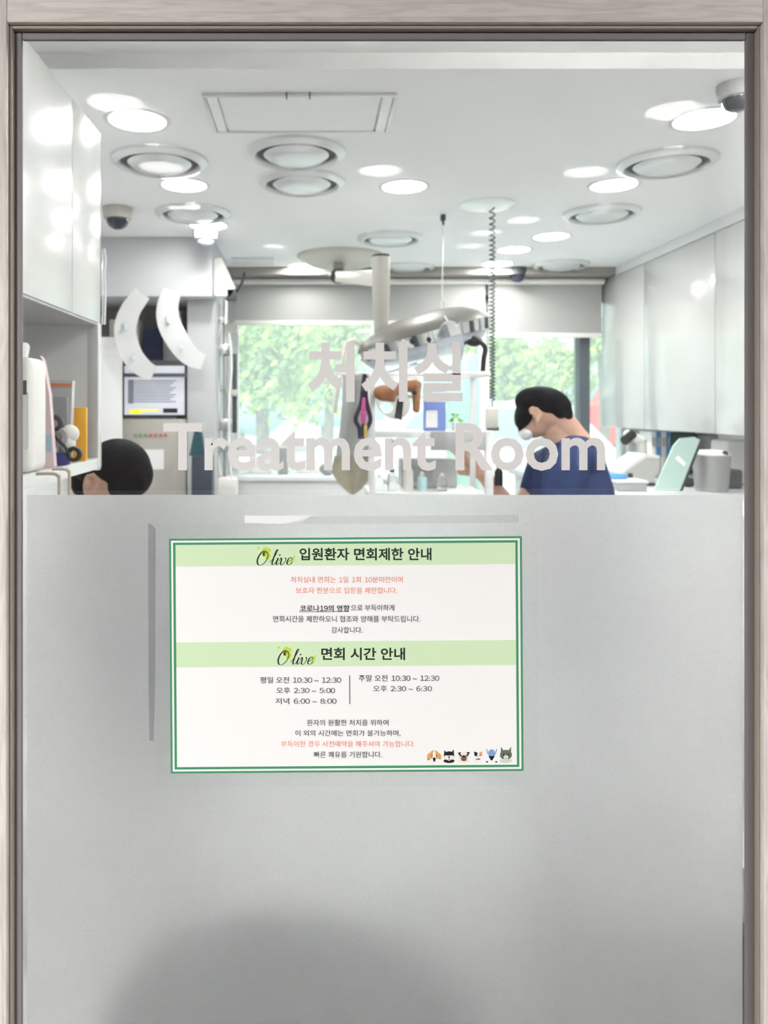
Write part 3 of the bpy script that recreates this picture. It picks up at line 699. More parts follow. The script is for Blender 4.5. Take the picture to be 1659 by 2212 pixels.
# ------------------------------------------------------------------ equipment at the left end of the window
Yq = 4.62
t = thing('equipment_pole', 'chrome equipment pole with clamps and hoses between column and window', 'equipment pole', (X(487, Yq), Yq, 0))
MB().rod((X(487, Yq), Yq, .03), P(487, 645, Yq), .016).build('pole', chrome, t)
MB().box(X(487, Yq) - .03, X(487, Yq) + .16, Yq - .15, Yq + .12, 0, .03, .008).build('base', steel, t)
for px0, px1, py0, py1, m_ in ((466, 486, 684, 700, steel), (488, 514, 700, 722, beige2), (470, 500, 745, 770, chrome), (463, 484, 832, 846, grey), (490, 514, 842, 856, beige2), (472, 503, 905, 930, steel), (463, 512, 962, 976, grey)):
    MB().box(X(px0, Yq), X(px1, Yq), Yq - .04, Yq + .03, Z(py1, Yq), Z(py0, Yq), .006).build('clamp', m_, t)
MB().box(X(502, Yq), X(512, Yq), Yq - .02, Yq + .01, Z(935, Yq), Z(764, Yq), .004).build('dark_rail', dark, t)
MB().tube(smoothpath([P(478, 690, Yq - .05), P(466, 760, Yq - .06), P(472, 860, Yq - .06), P(468, 960, Yq - .05), P(482, 1060, Yq - .05)]), .009).tube(smoothpath([P(495, 720, Yq - .05), P(500, 790, Yq - .06), P(494, 900, Yq - .06), P(500, 1050, Yq - .05)]), .008).build('hose', mat('pale_hose', (.78, .80, .78), .3), t)
MB().box(X(463, Yq), X(514, Yq), Yq - .08, Yq + .04, Z(1075, Yq), Z(1030, Yq), .02).build('basket', offw, t)
Ys = 4.35
t = thing('wall_speaker', 'white tilted speaker box with black cable beside the white cabinet edge', 'speaker', P(478, 640, Ys))
MB().prism([P(460, 560, Ys), P(478, 556, Ys), P(508, 622, Ys), P(498, 640, Ys), P(463, 638, Ys)], (0, .10, 0)).build('housing', offw, t)
MB().box(X(488, Ys), X(510, Ys), Ys + .0, Ys + .09, Z(648, Ys), Z(622, Ys), .008).build('driver', dark, t)
MB().tube(smoothpath([P(528, 588, Ys + .03), P(522, 612, Ys + .03), P(508, 634, Ys + .03), P(488, 648, Ys + .03)]), .007).build('cable', black, t)
MB().rod((X(462, Ys), Ys + .04, Z(600, Ys)), (X(452, Ys), Ys + .06, Z(600, Ys)), .012).build('bracket', steel, t)

# ------------------------------------------------------------------ surgical lamp
YL = 3.2
lampo = thing('surgical_lamp', 'cream ceiling mounted surgical lamp over the treatment table', 'surgical lamp', (X(735, 4.78), 4.78, ZC))
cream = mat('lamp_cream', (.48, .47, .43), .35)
mp_ = Vector((X(735, 4.78), 4.78, ZC))
MB().lathe([(0, 0), (.27, 0), (.265, -.02), (.20, -.055), (0, -.06)], Matrix.Translation(mp_), 40).build('ceiling_mount', beige, lampo)
hubp = Vector((X(731, 4.72), 4.72, Z(597, 4.72)))
MB().rod(mp_ + Vector((0, 0, -.05)), hubp + Vector((0, .0, .05)), .035).build('hub', cream, lampo)
pt = P(823, 600, YL)
a = Vector((hubp.x, hubp.y, hubp.z)); b = pt + Vector((0, .02, .0))
dv = (b - a); q = dv.to_track_quat('Z', 'Y').to_matrix().to_4x4()
MB().box(-.028, .028, -.035, .035, 0, dv.length, .012, M=Matrix.Translation(a) @ q).build('arm', beige, lampo)
MB().ell(a, .055, .07, .045).build('arm_cap', dark, lampo)
MB().lathe([(0, 0), (.037, 0), (.037, -.16), (.034, -.165), (.034, -.24), (.030, -.245), (.030, -.42), (0, -.42)], Matrix.Translation(P(823, 555, YL)), 28).build('pole', cream, lampo)
MB().rod(P(823, 556, YL), P(823, 551, YL), .038).build('pole_cap', dark, lampo)
# head: elongated tilted hood
hc = P(914, 722, YL); tilt = Matrix.Rotation(math.radians(-15.5), 4, 'Y')
TH = Matrix.Translation(hc) @ tilt
def hood(prof, name, m, sy=.72, M=TH):
    mb = MB(); mb.lathe(prof, None, 48); bmesh.ops.transform(mb.bm, matrix=M @ Matrix.Diagonal((1, sy, 1, 1)), verts=mb.bm.verts[:]); return mb.build(name, m, lampo)
R0 = .285
hood([(0, .085), (R0 * .35, .082), (R0 * .65, .066), (R0 * .88, .035), (R0 * .98, .008), (R0, -.008), (R0 * .97, -.006), (R0 * .85, .02), (0, .05)], 'hood', mat('hood_cream_darkened', (.15, .146, .132), .4))  # hood cream darkened to offset the downlight straight above it
hood([(R0 * .97, -.004), (R0 * .93, -.05), (R0 * .90, -.052), (R0 * .90, -.004)], 'reflector_band', chrome)
hood([(0, -.045), (R0 * .90, -.045), (R0 * .84, -.075), (R0 * .5, -.098), (0, -.102)], 'lens', mat('lamp_lens', (.62, .65, .72), .15, trans=.3))
for k in range(13):
    ph = math.radians(-172 + k * 13.5)
    p = TH @ Vector((R0 * .95 * math.cos(ph), R0 * .95 * .72 * math.sin(ph), -.006)); p2 = TH @ Vector((R0 * .92 * math.cos(ph), R0 * .92 * .72 * math.sin(ph), -.05))
    MB().rod(p, p2, .012, seg=8).build('reflector_rib', dark if k % 2 else chrome, lampo)
for px, py in ((892, 737), (928, 733)):
    MB().ell(P(px, py, YL - .19), .013, .013, .013).build('screw_knob', black, lampo)
MB().tube(smoothpath([P(1000, 742, YL - .1), P(1020, 730, YL - .12), P(1036, 738, YL - .12), P(1048, 752, YL - .12), P(1045, 775, YL - .12), P(1043, 802, YL - .12)]), .010, taper=None).build('handle', black, lampo)
MB().ell(P(1024, 737, YL - .1), .035, .03, .022).build('handle_grip', black, lampo)
MB().tube(smoothpath([P(780, 745, YL), P(762, 735, YL), P(745, 752, YL), P(735, 805, YL), P(727, 855, YL), P(722, 892, YL)]), .011).build('hose', mat('cream_hose', (.74, .72, .62), .4), lampo)
MB().tube(smoothpath([P(780, 775, YL - .1), P(830, 805, YL - .12), P(880, 792, YL - .12), P(935, 772, YL - .1)]), .007).build('rail', chrome, lampo)

# ------------------------------------------------------------------ coiled cord with handset, IV hook and bag
pc = cpt(1052, 441); Yc = pc.y
t = thing('coiled_cord', 'dark coiled cord hanging from a round ceiling plate down to a handset', 'cord', pc)
MB().lathe([(0, 0), (.130, 0), (.128, -.008), (.10, -.014), (0, -.014)], Matrix.Translation(pc), 40).build('ceiling_plate', mat('plate_white', (.82, .86, .84), .15, coat=.5), t)
xc = X(1063, Yc); z0, z1 = ZC - .012, Z(862, Yc)
pts = []; turns = 46; N = turns * 10
for i in range(N + 1):
    u = i / N; a = u * turns * 2 * math.pi; r = .0125
    v = u ** .82
    pts.append((xc + r * math.cos(a), Yc + r * math.sin(a), z0 + (z1 - z0) * v))
pts += [(xc, Yc, z1 - .01), (xc + .003, Yc, Z(885, Yc))]
mb = MB(); mb.tube(pts, .0036, seg=6); mb.build('coil', mat('cord_grey', (.10, .12, .12), .5), t)
MB().box(X(1049, Yc), X(1075, Yc), Yc - .02, Yc + .02, Z(926, Yc), Z(880, Yc), .010, 3).build('handset', beige, t)
MB().box(X(1052, Yc), X(1077, Yc), Yc - .015, Yc + .025, Z(930, Yc), Z(922, Yc), .004).build('handset_foot', dark, t)
ph_ = cpt(957, 464)
t = thing('ceiling_hook', 'thin ceiling hook with a long wire and loop above the surgical lamp', 'hook', ph_)
MB().box(ph_.x - .012, ph_.x + .012, ph_.y - .012, ph_.y + .012, ph_.z - .03, ph_.z, .003).rod(ph_ + Vector((0, 0, -.03)), ph_ + Vector((.002, 0, -.05)), .006).build('bracket', dark, t)
yw = ph_.y; zl = Z(645, yw)
lp = [(ph_.x, yw, ph_.z - .045), (ph_.x - .004, yw, zl)] + [(ph_.x + .012 * math.sin(a_), yw, zl - .035 + .035 * math.cos(a_)) for a_ in [k * .4 for k in range(1, 15)]] + [(ph_.x + .012, yw, Z(700, yw))]
MB().tube(lp, .0022, seg=6).build('wire', steel, t)
Yv = 2.92
t = thing('drip_bag', 'clear drip bag hanging at the front of the surgical lamp', 'drip bag', P(972, 690, Yv))
mb = MB(); mb.ell(P(972, 745, Yv), .055, .022, .095); mb.build('bag', clearp, t)
MB().tube(smoothpath([P(968, 795, Yv), P(966, 830, Yv), P(975, 870, Yv)]), .003, seg=6).build('drip_tube', clearp, t)
MB().tube(smoothpath([P(972, 700, Yv), P(965, 690, Yv), P(960, 682, Yv)]), .003, seg=6).build('hanger', steel, t)

# ------------------------------------------------------------------ treatment table and rack
tb = thing('treatment_table', 'steel treatment table with a white top in the middle of the room', 'table', (.42, 3.0, 0))
MB().box(-.20, .67, 2.66, 3.34, .86, .90, .006).build('table_top', white, tb)
for sx in (-.15, .62):
    for sy in (2.71, 3.29): MB().rod((sx, sy, 0), (sx, sy, .86), .02).build('leg', steel, tb)
rackm = mat('rack_white', (.84, .85, .85), .35)
Yr, Yr2 = 2.74, 3.02
xr0, xr1 = X(804, Yr), X(1056, Yr)
rk = thing('wire_rack', 'white metal rack standing on the treatment table under the lamp', 'rack', ((xr0 + xr1) / 2, Yr, .90))
for x_ in (xr0, xr1):
    wdt = .010 if x_ == xr0 else .014
    MB().box(x_ - wdt, x_ + wdt, Yr - .012, Yr + .012, .90, Z(803 if x_ == xr0 else 930, Yr), .003).build('post', rackm, rk)
    MB().box(x_ - .010, x_ + .010, Yr2 - .01, Yr2 + .01, .90, Z(803, Yr), .003).build('post', rackm, rk)
MB().box(X(737, Yr), xr1, Yr - .011, Yr + .011, Z(812, Yr), Z(804, Yr), .003).box(X(737, Yr), X(1056, Yr), Yr2 - .01, Yr2 + .01, Z(812, Yr), Z(804, Yr), .003).build('top_bar', rackm, rk)
MB().box(xr0 + .01, X(960, Yr), Yr - .0115, Yr - .001, Z(860, Yr), Z(853, Yr), .002).build('cross_bar', rackm, rk)
MB().box(xr0 - .012, xr1 - .014, Yr - .01, Yr2 + .01, Z(945, Yr), Z(932, Yr), .003).build('shelf', rackm, rk)
MB().box(X(930, Yr), xr1 - .014, Yr - .014, Yr - .0105, Z(972, Yr), Z(932, Yr), .002).build('shelf_front', lgrey, rk)
MB().box(xr0 - .012, xr1 - .014, Yr - .01, Yr2 + .01, 1.185, 1.20, .003).build('shelf', rackm, rk)
S2 = 1.2005
MB().box(xr1 - .010, xr1 + .010, Yr + .011, Yr2 - .01, Z(812, Yr), Z(804, Yr), .003).build('side_bar', rackm, rk)
# grey device box and bottles on the lower shelf
Yx = 2.90
t = thing('device_box', 'pale grey device box on the lower rack shelf behind the bottles', 'device', (X(928, Yx), Yx, S2))
MB().box(X(866, Yx), X(988, Yx), Yx, Yx + .10, S2, Z(992, Yx), .008).build('housing', mat('device_grey', (.60, .61, .61), .5), t)
MB().box(X(880, Yx), X(935, Yx), Yx - .004, Yx + .001, Z(1040, Yx), Z(1008, Yx), .002).build('display', lgrey, t)
def bottle(px, h, m, capm, lab, Y=2.80, r=.018):
    x_ = X(px, Y); t = thing('spray_bottle', lab, 'bottle', (x_, Y, S2), 'bottles on the lower rack shelf')
    MB().lathe([(0, 0), (r, 0), (r, h * .6), (r * .8, h * .72), (r * .35, h * .78), (r * .35, h * .84), (0, h * .84)], Matrix.Translation((x_, Y, S2)), 20).build('bottle_body', m, t)
    MB().lathe([(r * .5, h * .80), (r * .5, h * .88), (r * .15, h), (0, h)], Matrix.Translation((x_, Y, S2)), 16).build('nozzle', capm, t)
bottle(820, .062, clearp, offw, 'clear bottle with a pale nozzle beside the left rack post')
bottle(847, .085, clearp, dark, 'clear bottle with a dark pointed nozzle on the lower rack shelf')
bottle(882, .110, offw, offw, 'tallest white bottle in front of the grey device box')
bottle(912, .070, mat('bottle_cyan', (.55, .80, .85), .3), offw, 'pale blue bottle in front of the grey device box')
bottle(955, .065, clearp, offw, 'clear bottle at the right end of the grey device box')
bottle(1077, .085, black, black, 'black bottle right of the right rack post', Y=2.98, r=.016)
# things on the middle shelf and hanging from the bars
S1 = Z(932, Yr) + .0005
Yk = 2.80
t = thing('carton', 'blue and white printed carton standing on the middle rack shelf', 'carton', (X(941, Yk), Yk, S1))
MB().box(X(918, Yk), X(963, Yk), Yk, Yk + .05, S1, Z(836, Yk), .002).build('carton_body', mat('carton_blue', (.20, .28, .66), .5), t)
MB().box(X(920, Yk), X(945, Yk), Yk - .001, Yk - .0001, S1 + .012, S1 + .075).box(X(918, Yk), X(963, Yk), Yk - .0012, Yk - .0001, Z(868, Yk), Z(846, Yk)).build('carton_print', paper, t)
t = thing('seedling', 'tiny green plant in a white cup on the middle rack shelf', 'plant', (X(992, Yk), Yk + .06, S1))
MB().lathe([(0, 0), (.016, 0), (.02, .03), (.017, .03), (0, .026)], Matrix.Translation((X(992, Yk), Yk + .06, S1)), 20).build('cup', offw, t)
mb = MB()
for k in range(9):
    a_ = k * .7; p = Vector((X(992, Yk) + .018 * math.cos(a_), Yk + .06 + .018 * math.sin(a_), S1 + .035 + .008 * (k % 4)))
    mb.ell(p, .010, .006, .004, Matrix.Rotation(a_, 3, 'Z'), 10, 6)
mb.build('leaves', mat('leaf_green', (.22, .50, .06), .5), t)
t = thing('leather_glove', 'brown leather handling glove draped over the rack bar', 'glove', P(862, 830, Yr - .03))
mb = MB(); Yv = Yr - .04
mb.cap(P(822, 848, Yv), .026, P(880, 834, Yv), .022); mb.cap(P(880, 834, Yv), .022, P(898, 832, Yv), .022); mb.cap(P(900, 845, Yv), .016, P(899, 885, Yv), .013); mb.cap(P(825, 856, Yv), .018, P(850, 862, Yv), .012)
blend(mb, .006, 4).build('glove_body', brown, t)
MB().ell(P(896, 848, Yv - .016), .008, .006, .008).build('button', black, t)
t = thing('cone_collar', 'white plastic cone collar hanging inside the rack below the glove', 'collar', P(842, 855, Yr + .06))
Mx = Matrix.Translation(P(842, 872, Yr + .08)) @ Matrix.Rotation(math.radians(70), 4, 'X') @ Matrix.Rotation(math.radians(18), 4, 'Y')
MB().lathe([(.025, -.03), (.068, .03), (.070, .03), (.027, -.03)], Mx, 32, close=True).build('cone', offw, t)
MB().prism([P(858, 862, Yr + .03), P(872, 862, Yr + .03), P(868, 908, Yr + .03), P(852, 902, Yr + .03)], (0, .004, 0)).build('strap', dark, t)
MB().rod(P(842, 808, Yr + .03), P(842, 860, Yr + .06), .002).build('hanging_loop', steel, t)
# harness
Yh = Yr - .03
t = thing('pet_harness', 'black and pink pet harness hanging left of the rack post', 'harness', P(784, 812, Yh))
MB().tube(smoothpath([P(788, 808, Yh), P(784, 835, Yh), P(780, 870, Yh), P(768, 905, Yh), P(776, 925, Yh), P(778, 948, Yh)]), .008).tube(smoothpath([P(788, 822, Yh), P(792, 868, Yh), P(800, 905, Yh), P(793, 925, Yh), P(782, 948, Yh)]), .008).tube(smoothpath([P(784, 870, Yh), P(786, 900, Yh), P(782, 940, Yh)]), .006).build('webbing', mat('harness_black', (.03, .02, .05), .7), t)
MB().cap(P(786, 862, Yh - .006), .006, P(785, 885, Yh - .006), .009).cap(P(785, 895, Yh - .006), .011, P(785, 912, Yh - .006), .008).build('pink_pad', mat('hot_pink', (.60, .10, .32), .6), t)
MB().box(X(786, Yh), X(793, Yh), Yh - .010, Yh + .004, Z(945, Yh), Z(918, Yh), .002).build('tag', mat('tag_ochre', (.62, .45, .12), .6), t)
# cloth
t = thing('hanging_cloth', 'beige cloth with pointed lower end hanging left of the rack', 'cloth', P(765, 862, Yr + .04))
Yv = Yr + .045
def sheet3(pts, m, nm, dy=0.0):
    mb = MB(); n = len(pts); vs = []
    for (l, r_, y_) in pts:
        row = []
        for k in range(9):
            u = k / 8; px = l + (r_ - l) * u
            row.append(mb.bm.verts.new(P(px, y_ , Yv + dy + .010 * math.sin(u * 9 + y_ * .01))))
        vs.append(row)
    for A_, B_ in zip(vs, vs[1:]):
        for k in range(8): mb.bm.faces.new((A_[k], A_[k + 1], B_[k + 1], B_[k]))
    bmesh.ops.solidify(mb.bm, geom=mb.bm.faces[:], thickness=.005); mb.build(nm, m, t)
sheet3([(741, 790, 808), (739, 793, 870), (735, 795, 920), (728, 795, 970), (724, 795, 1000)], mat('cloth_grey', (.56, .56, .55), .9), 'upper_cloth')
sheet3([(722, 795, 985), (716, 795, 1020), (728, 794, 1040), (744, 780, 1058), (757, 766, 1068)], mat('cloth_beige', (.53, .51, .42), .9), 'lower_cloth', -.014)
# mint privacy panel
Yn = 4.66
t = thing('privacy_panel', 'mint green translucent panel standing before the window behind the rack', 'panel', (X(1000, Yn), Yn, 0))
MB().box(X(965, Yn), X(1036, Yn), Yn, Yn + .012, .03, Z(765, Yn), .003).build('acrylic_sheet', mint, t)
MB().box(X(955, Yn), X(1046, Yn), Yn - .12, Yn + .13, 0, .029, .005).build('foot', steel, t)
# low white counter under the window
t = thing('low_counter', 'white low counter unit under the left half of the shop window', 'counter', (.3, 5.1, 0))
MB().box(WX0 + .05, .82, 4.86, 5.35, 0, 1.04, .004).build('body', gloss, t)
MB().box(WX0 + .03, .84, 4.84, 5.36, 1.041, 1.07, .004).build('counter_top', mat('counter_white', (.86, .90, .90), .25), t)
tag(MB().box(X(600, 5.0), X(622, 5.0), 5.0, 5.1, 1.0705, Z(968, 5.0), .006).build('dark_device', grey), 'dark grey small device on the window counter behind the lettering', 'device')
tag(MB().ell((X(708, 4.95), 4.95, 1.0705 + .04), .055, .04, .04).build('rounded_tool', grey), 'rounded dark grey tool lying on the window counter', 'tool')
tag(MB().box(X(540, 5.05), X(585, 5.05), 5.05, 5.25, 1.0705, Z(985, 5.05), .008).build('white_carton', paper), 'white carton at the left end of the window counter', 'carton')
tag(MB().box(X(640, 5.1), X(690, 5.1), 5.1, 5.25, 1.0705, Z(992, 5.1), .008).build('white_carton', offw), 'low white carton in the middle of the window counter', 'carton')

# ------------------------------------------------------------------ right wall: cabinets, counter and equipment
XC = 2.02; zc0, zc1 = 1.376, 2.385
cab = thing('wall_cabinet', 'long glossy white wall cabinet with flat doors along the right wall', 'cabinet', (2.2, 4.0, zc0))
MB().box(XC + .02, XR - .002, 1.3, 5.39, zc0, ZC - .001, .002).build('body', white, cab)
MB().box(XC + .004, XC + .02, 1.3, 5.155, zc1 + .006, ZC - .001).build('filler', white, cab)
edges = [1.3, 2.2, 3.04, 3.87, 4.70, 5.39]
for a_, b_ in zip(edges, edges[1:]):
    MB().box(XC, XC + .0195, a_ + .003, b_ - .003, zc0 - .004, zc1, .0015).build('door', mat('ivory_gloss', (.50, .505, .49), .16, coat=.4), cab)
ct = thing('counter', 'grey topped counter full of equipment along the right wall', 'counter', (1.9, 4.1, 0))
MB().box(1.36, XR - .002, 2.9, 5.2, 0, 1.06, .003).build('body', white, ct)
MB().box(1.32, XR - .002, 2.88, 5.22, 1.061, 1.10, .005).build('counter_top', mat('counter_grey', (.66, .68, .70), .3), ct)
T0 = 1.1005
def at(px, Y): return Vector((X(px, Y), Y, T0))
Ye = 4.3
t = thing('microscope', 'white microscope with black eyepiece on the right counter', 'microscope', at(1368, Ye))
MB().box(X(1345, Ye), X(1398, Ye), Ye - .1, Ye + .08, T0, T0 + .03, .008).build('base', offw, t)
MB().cap(P(1388, 1015, Ye), .028, P(1385, 955, Ye), .03).cap(P(1385, 955, Ye), .03, P(1358, 940, Ye), .03).build('arm', offw, t)
MB().rod(P(1366, 938, Ye - .05), P(1349, 952, Ye - .09), .026).build('eyepiece', black, t)
MB().rod(P(1362, 955, Ye), P(1360, 990, Ye), .02).build('objective', steel, t)
MB().box(X(1346, Ye), X(1384, Ye), Ye - .07, Ye + .05, Z(1004, Ye), Z(998, Ye), .002).build('stage', grey, t)
Ye = 3.95
t = thing('analyser', 'grey wedge shaped analyser with a sloping top on the right counter', 'analyser', at(1390, Ye))
MB().prism([P(1348, 1046, Ye), P(1345, 1022, Ye), P(1395, 986, Ye), P(1424, 988, Ye), P(1424, 1020, Ye), P(1400, 1046, Ye)], (0, .2, 0)).build('housing', mat('warm_housing', (.52, .52, .49), .5), t)
MB().prism([P(1344, 1024, Ye - .002), P(1344, 1016, Ye - .002), P(1394, 981, Ye - .002), P(1424, 984, Ye - .002), P(1424, 990, Ye - .002), P(1396, 989, Ye - .002)], (0, .21, 0)).build('lid', offw, t)
MB().box(X(1356, Ye), X(1366, Ye), Ye - .008, Ye + .001, Z(1034, Ye), Z(1022, Ye), .002).build('button', dark, t)
MB().box(X(1350, Ye), X(1420, Ye), Ye + .01, Ye + .18, T0, Z(1045, Ye)).build('foot', dark, t)
Ye = 3.70
t = thing('flat_tray_box', 'flat pale grey instrument box at the counter edge beside the man', 'box', at(1365, Ye))
MB().box(X(1334, Ye), X(1398, Ye), Ye, Ye + .14, T0, Z(1044, Ye), .006).build('box_body', lgrey, t)
MB().box(X(1332, Ye), X(1400, Ye), Ye - .004, Ye + .145, Z(1044, Ye) + .0005, Z(1038, Ye), .003).build('lid', offw, t)
tag(MB().box(X(1322, 3.76), X(1356, 3.76), 3.76, 3.83, Z(1038, Ye) + .001, Z(1024, 3.76), .006).build('blue_packet', mat('sky_blue', (.12, .38, .75), .5)), 'small sky blue packet on the flat instrument box', 'packet')
Yf = 4.75
for i, (px0, px1, m_, lab) in enumerate(((1407, 1418, paper, 'white binder at the near end of the binder row'), (1419, 1428, mat('binder_blue', (.10, .30, .60), .5), 'blue binder between two white binders'),
        (1429, 1440, offw, 'white binder between two blue binders'), (1441, 1449, mat('binder_blue', (.1, .3, .6), .5), 'blue binder next to the dark green case'))):
    t = thing('ring_binder', lab, 'binder', at((px0 + px1) / 2, Yf), 'binders below the right cabinet')
    MB().box(X(px0, Yf), X(px1, Yf), Yf, Yf + .18, T0, Z(932, Yf), .003).build('cover', m_, t)
    MB().box(X(px0 + 2, Yf), X(px1 - 2, Yf), Yf - .001, Yf + .001, Z(965, Yf), Z(945, Yf)).build('spine_label', lgrey, t)
tag(MB().box(X(1450, Yf), X(1505, Yf), Yf, Yf + .2, T0, Z(934, Yf), .01).build('storage_case', mat('case_green', (.015, .08, .07), .5), loc=at(1478, Yf)), 'dark green storage case beside the binders under the cabinet', 'case')
tag(MB().box(X(1535, 4.6), X(1580, 4.6), 4.6, 4.8, T0, Z(940, 4.6), .01).build('storage_case', grey, loc=at(1557, 4.6)), 'grey storage case behind the lidded canister', 'case')
Ye = 3.62
t = thing('document_stand', 'tilted mint clear document stand on the right counter', 'document stand', at(1450, Ye))
MB().prism([P(1412, 1062, Ye), P(1468, 1062, Ye), P(1512, 950, Ye), P(1500, 944, Ye), P(1470, 947, Ye), P(1456, 962, Ye)], (0, .012, 0)).build('clear_board', mat('mint_board', (.70, .88, .82), .15, trans=.35), t)
MB().prism([P(1466, 1062, Ye + .013), P(1474, 1062, Ye + .013), P(1514, 962, Ye + .013), P(1510, 952, Ye + .013)], (0, .05, 0)).build('side_rail', dark, t)
MB().prism([P(1458, 990, Ye - .001), P(1465, 984, Ye - .001), P(1482, 1000, Ye - .001), P(1478, 1008, Ye - .001)], (0, .0009, 0)).build('label_strip', paper, t)
MB().box(X(1410, Ye), X(1480, Ye), Ye - .04, Ye + .1, T0 - .0, T0 + .008, .003).build('foot', offw, t)
Ye = 3.72
t = thing('canister', 'ribbed grey canister with pale lid and black knob on the right counter', 'canister', at(1535, Ye))
cen = at(1537, Ye)
hz = Z(983, Ye) - T0
MB().lathe([(0, 0), (.070, 0), (.075, .02), (.085, hz * .95), (.085, hz), (0, hz)], Matrix.Translation(cen), 28).build('can_body', mat('can_grey', (.40, .40, .39), .4, metal=.3), t)
MB().lathe([(0, hz + .028), (.05, hz + .024), (.088, hz + .006), (.088, hz), (0, hz)], Matrix.Translation(cen), 28).build('lid', offw, t)
MB().ell(P(1566, 980, Ye - .07), .014, .014, .014).build('knob', black, t)
tag(MB().box(X(1478, 3.9), X(1505, 3.9), 3.9, 3.98, T0, Z(1032, 3.9), .02).build('dark_pouch', dark, loc=at(1490, 3.9)), 'dark pouch between the document stand and the canister', 'pouch')
tag(MB().box(X(1572, 3.8), X(1606, 3.8), 3.8, 3.95, T0, Z(1015, 3.8), .012).build('dark_pouch', dark, loc=at(1589, 3.8)), 'dark pouch right of the canister at the glass edge', 'pouch')
tag(MB().box(X(1576, 4.0), X(1640, 4.0), 4.02, 4.2, T0, Z(952, 4.0), .015).build('white_jar', offw, loc=at(1600, 4.0)), 'white squared jar at the far right of the counter', 'jar')
tag(MB().box(X(1395, 4.45), X(1430, 4.45), 4.45, 4.55, T0, Z(985, 4.45), .01).build('grey_device', beige2, loc=at(1412, 4.45)), 'warm grey small device behind the wedge shaped analyser', 'device')

# ------------------------------------------------------------------ people
def hand(mb, wrist, d, up, s=1.0, curl=.5, thumb=1):
    """palm, four bent fingers and a thumb, growing from the wrist along d"""
    d = Vector(d).normalized(); up = Vector(up); up = (up - d * up.dot(d)).normalized(); side = d.cross(up).normalized() * thumb
    w_ = Vector(wrist); p0 = w_ + d * .02 * s; 
    for k in range(4):
        o_ = (k - 1.5) * .020 * s
        mb.cap(w_ + side * o_ * .6, .015 * s, w_ + d * .085 * s + side * o_, .0125 * s)
        ln = (.036, .042, .040, .031)[k] * s; a = w_ + d * .088 * s + side * o_; c_ = curl
        for j in range(3):
            dd = (d * math.cos(c_) - up * math.sin(c_)).normalized(); b = a + dd * ln
            mb.cap(a, (.0098 - .001 * j) * s, b, (.009 - .001 * j) * s); a = b; ln *= .75; c_ += curl
    a = w_ + d * .03 * s - side * .030 * s
    b = a + (d * .55 - side * .7 - up * .3).normalized() * .045 * s; c2 = b + (d * .9 - up * .4 - side * .1).normalized() * .034 * s
    mb.cap(w_ + d * .02 * s - side * .02 * s, .016 * s, b, .012 * s); mb.cap(b, .0115 * s, c2, .0095 * s)

# man, standing bent over the table, seen from behind his left side
man = thing('person', 'man in navy scrubs bending his head over the treatment table', 'person', (.98, 2.98, 0))
Ym_ = 2.90
def Q(px, py, dy=0.0): return P(px, py, Ym_ + dy)
mb = MB()
mb.ell(Q(1170, 888), .086, .074, .078)                            # skull
mb.ell(Q(1152, 915), .055, .058, .055)                           # face, bowed down and away
mb.ell(Q(1136, 928, .01), .030, .042, .035)
mb.cap(Q(1124, 930, .02), .010, Q(1130, 940, .02), .013)             # nose
mb.cap(Q(1200, 905, .01), .062, Q(1240, 955, .03), .060); mb.cap(Q(1190, 925), .045, Q(1225, 960, .02), .058)
mb.ell(Q(1156, 897, -.070), .012, .008, .022, Matrix.Rotation(math.radians(-25), 3, 'Y'))                # left ear and its rim
for a_, b_ in zip(((1147, 893), (1145, 884), (1151, 879), (1160, 882), (1166, 890), (1168, 899), (1163, 907)), ((1145, 884), (1151, 879), (1160, 882), (1166, 890), (1168, 899), (1163, 907), (1158, 912))): mb.cap(Q(*a_, -.078), .006, Q(*b_, -.078), .006)
# arms: far arm reaches across to the animal, near arm down to the table
shL, shR = Q(1222, 1018, -.13), Q(1180, 1010, .19)
elR, wrR = Q(1118, 1120, .20), Q(1042, 1022, .16)
mb.cap(shR, .055, elR, .043); mb.cap(elR, .043, wrR, .028); hand(mb, wrR, (Q(1012, 985, .16) - wrR), (-.4, -.3, .6), 1.0, .35, 1)
elL, wrL = Q(1190, 1185, -.19), Q(1080, 1190, .0)
mb.cap(shL, .055, elL, .043); mb.cap(elL, .042, wrL, .028); hand(mb, wrL, (-.8, .25, -.1), (0, -.2, 1), 1.0, .35, -1)
mb.cap(Q(1238, 960, .02), .07, (1.0, 2.96, 1.15), .12); mb.cap((1.0, 2.96, 1.15), .12, (1.03, 2.97, .92), .14)
legs = []
for sgn in (-1, 1):
    hp_ = Vector((1.02, 2.97 + sgn * .10, .90)); kn = Vector((.98, 2.97 + sgn * .12, .49)); an = Vector((1.03, 2.97 + sgn * .12, .085))
    legs.append((hp_, kn, an)); mb.cap(hp_, .085, kn, .056); mb.cap(kn, .056, an, .038); mb.cap(an, .038, an + Vector((-.13, 0, -.045)), .034)
body = blend(mb, .005, 5).build('body', skin, man)
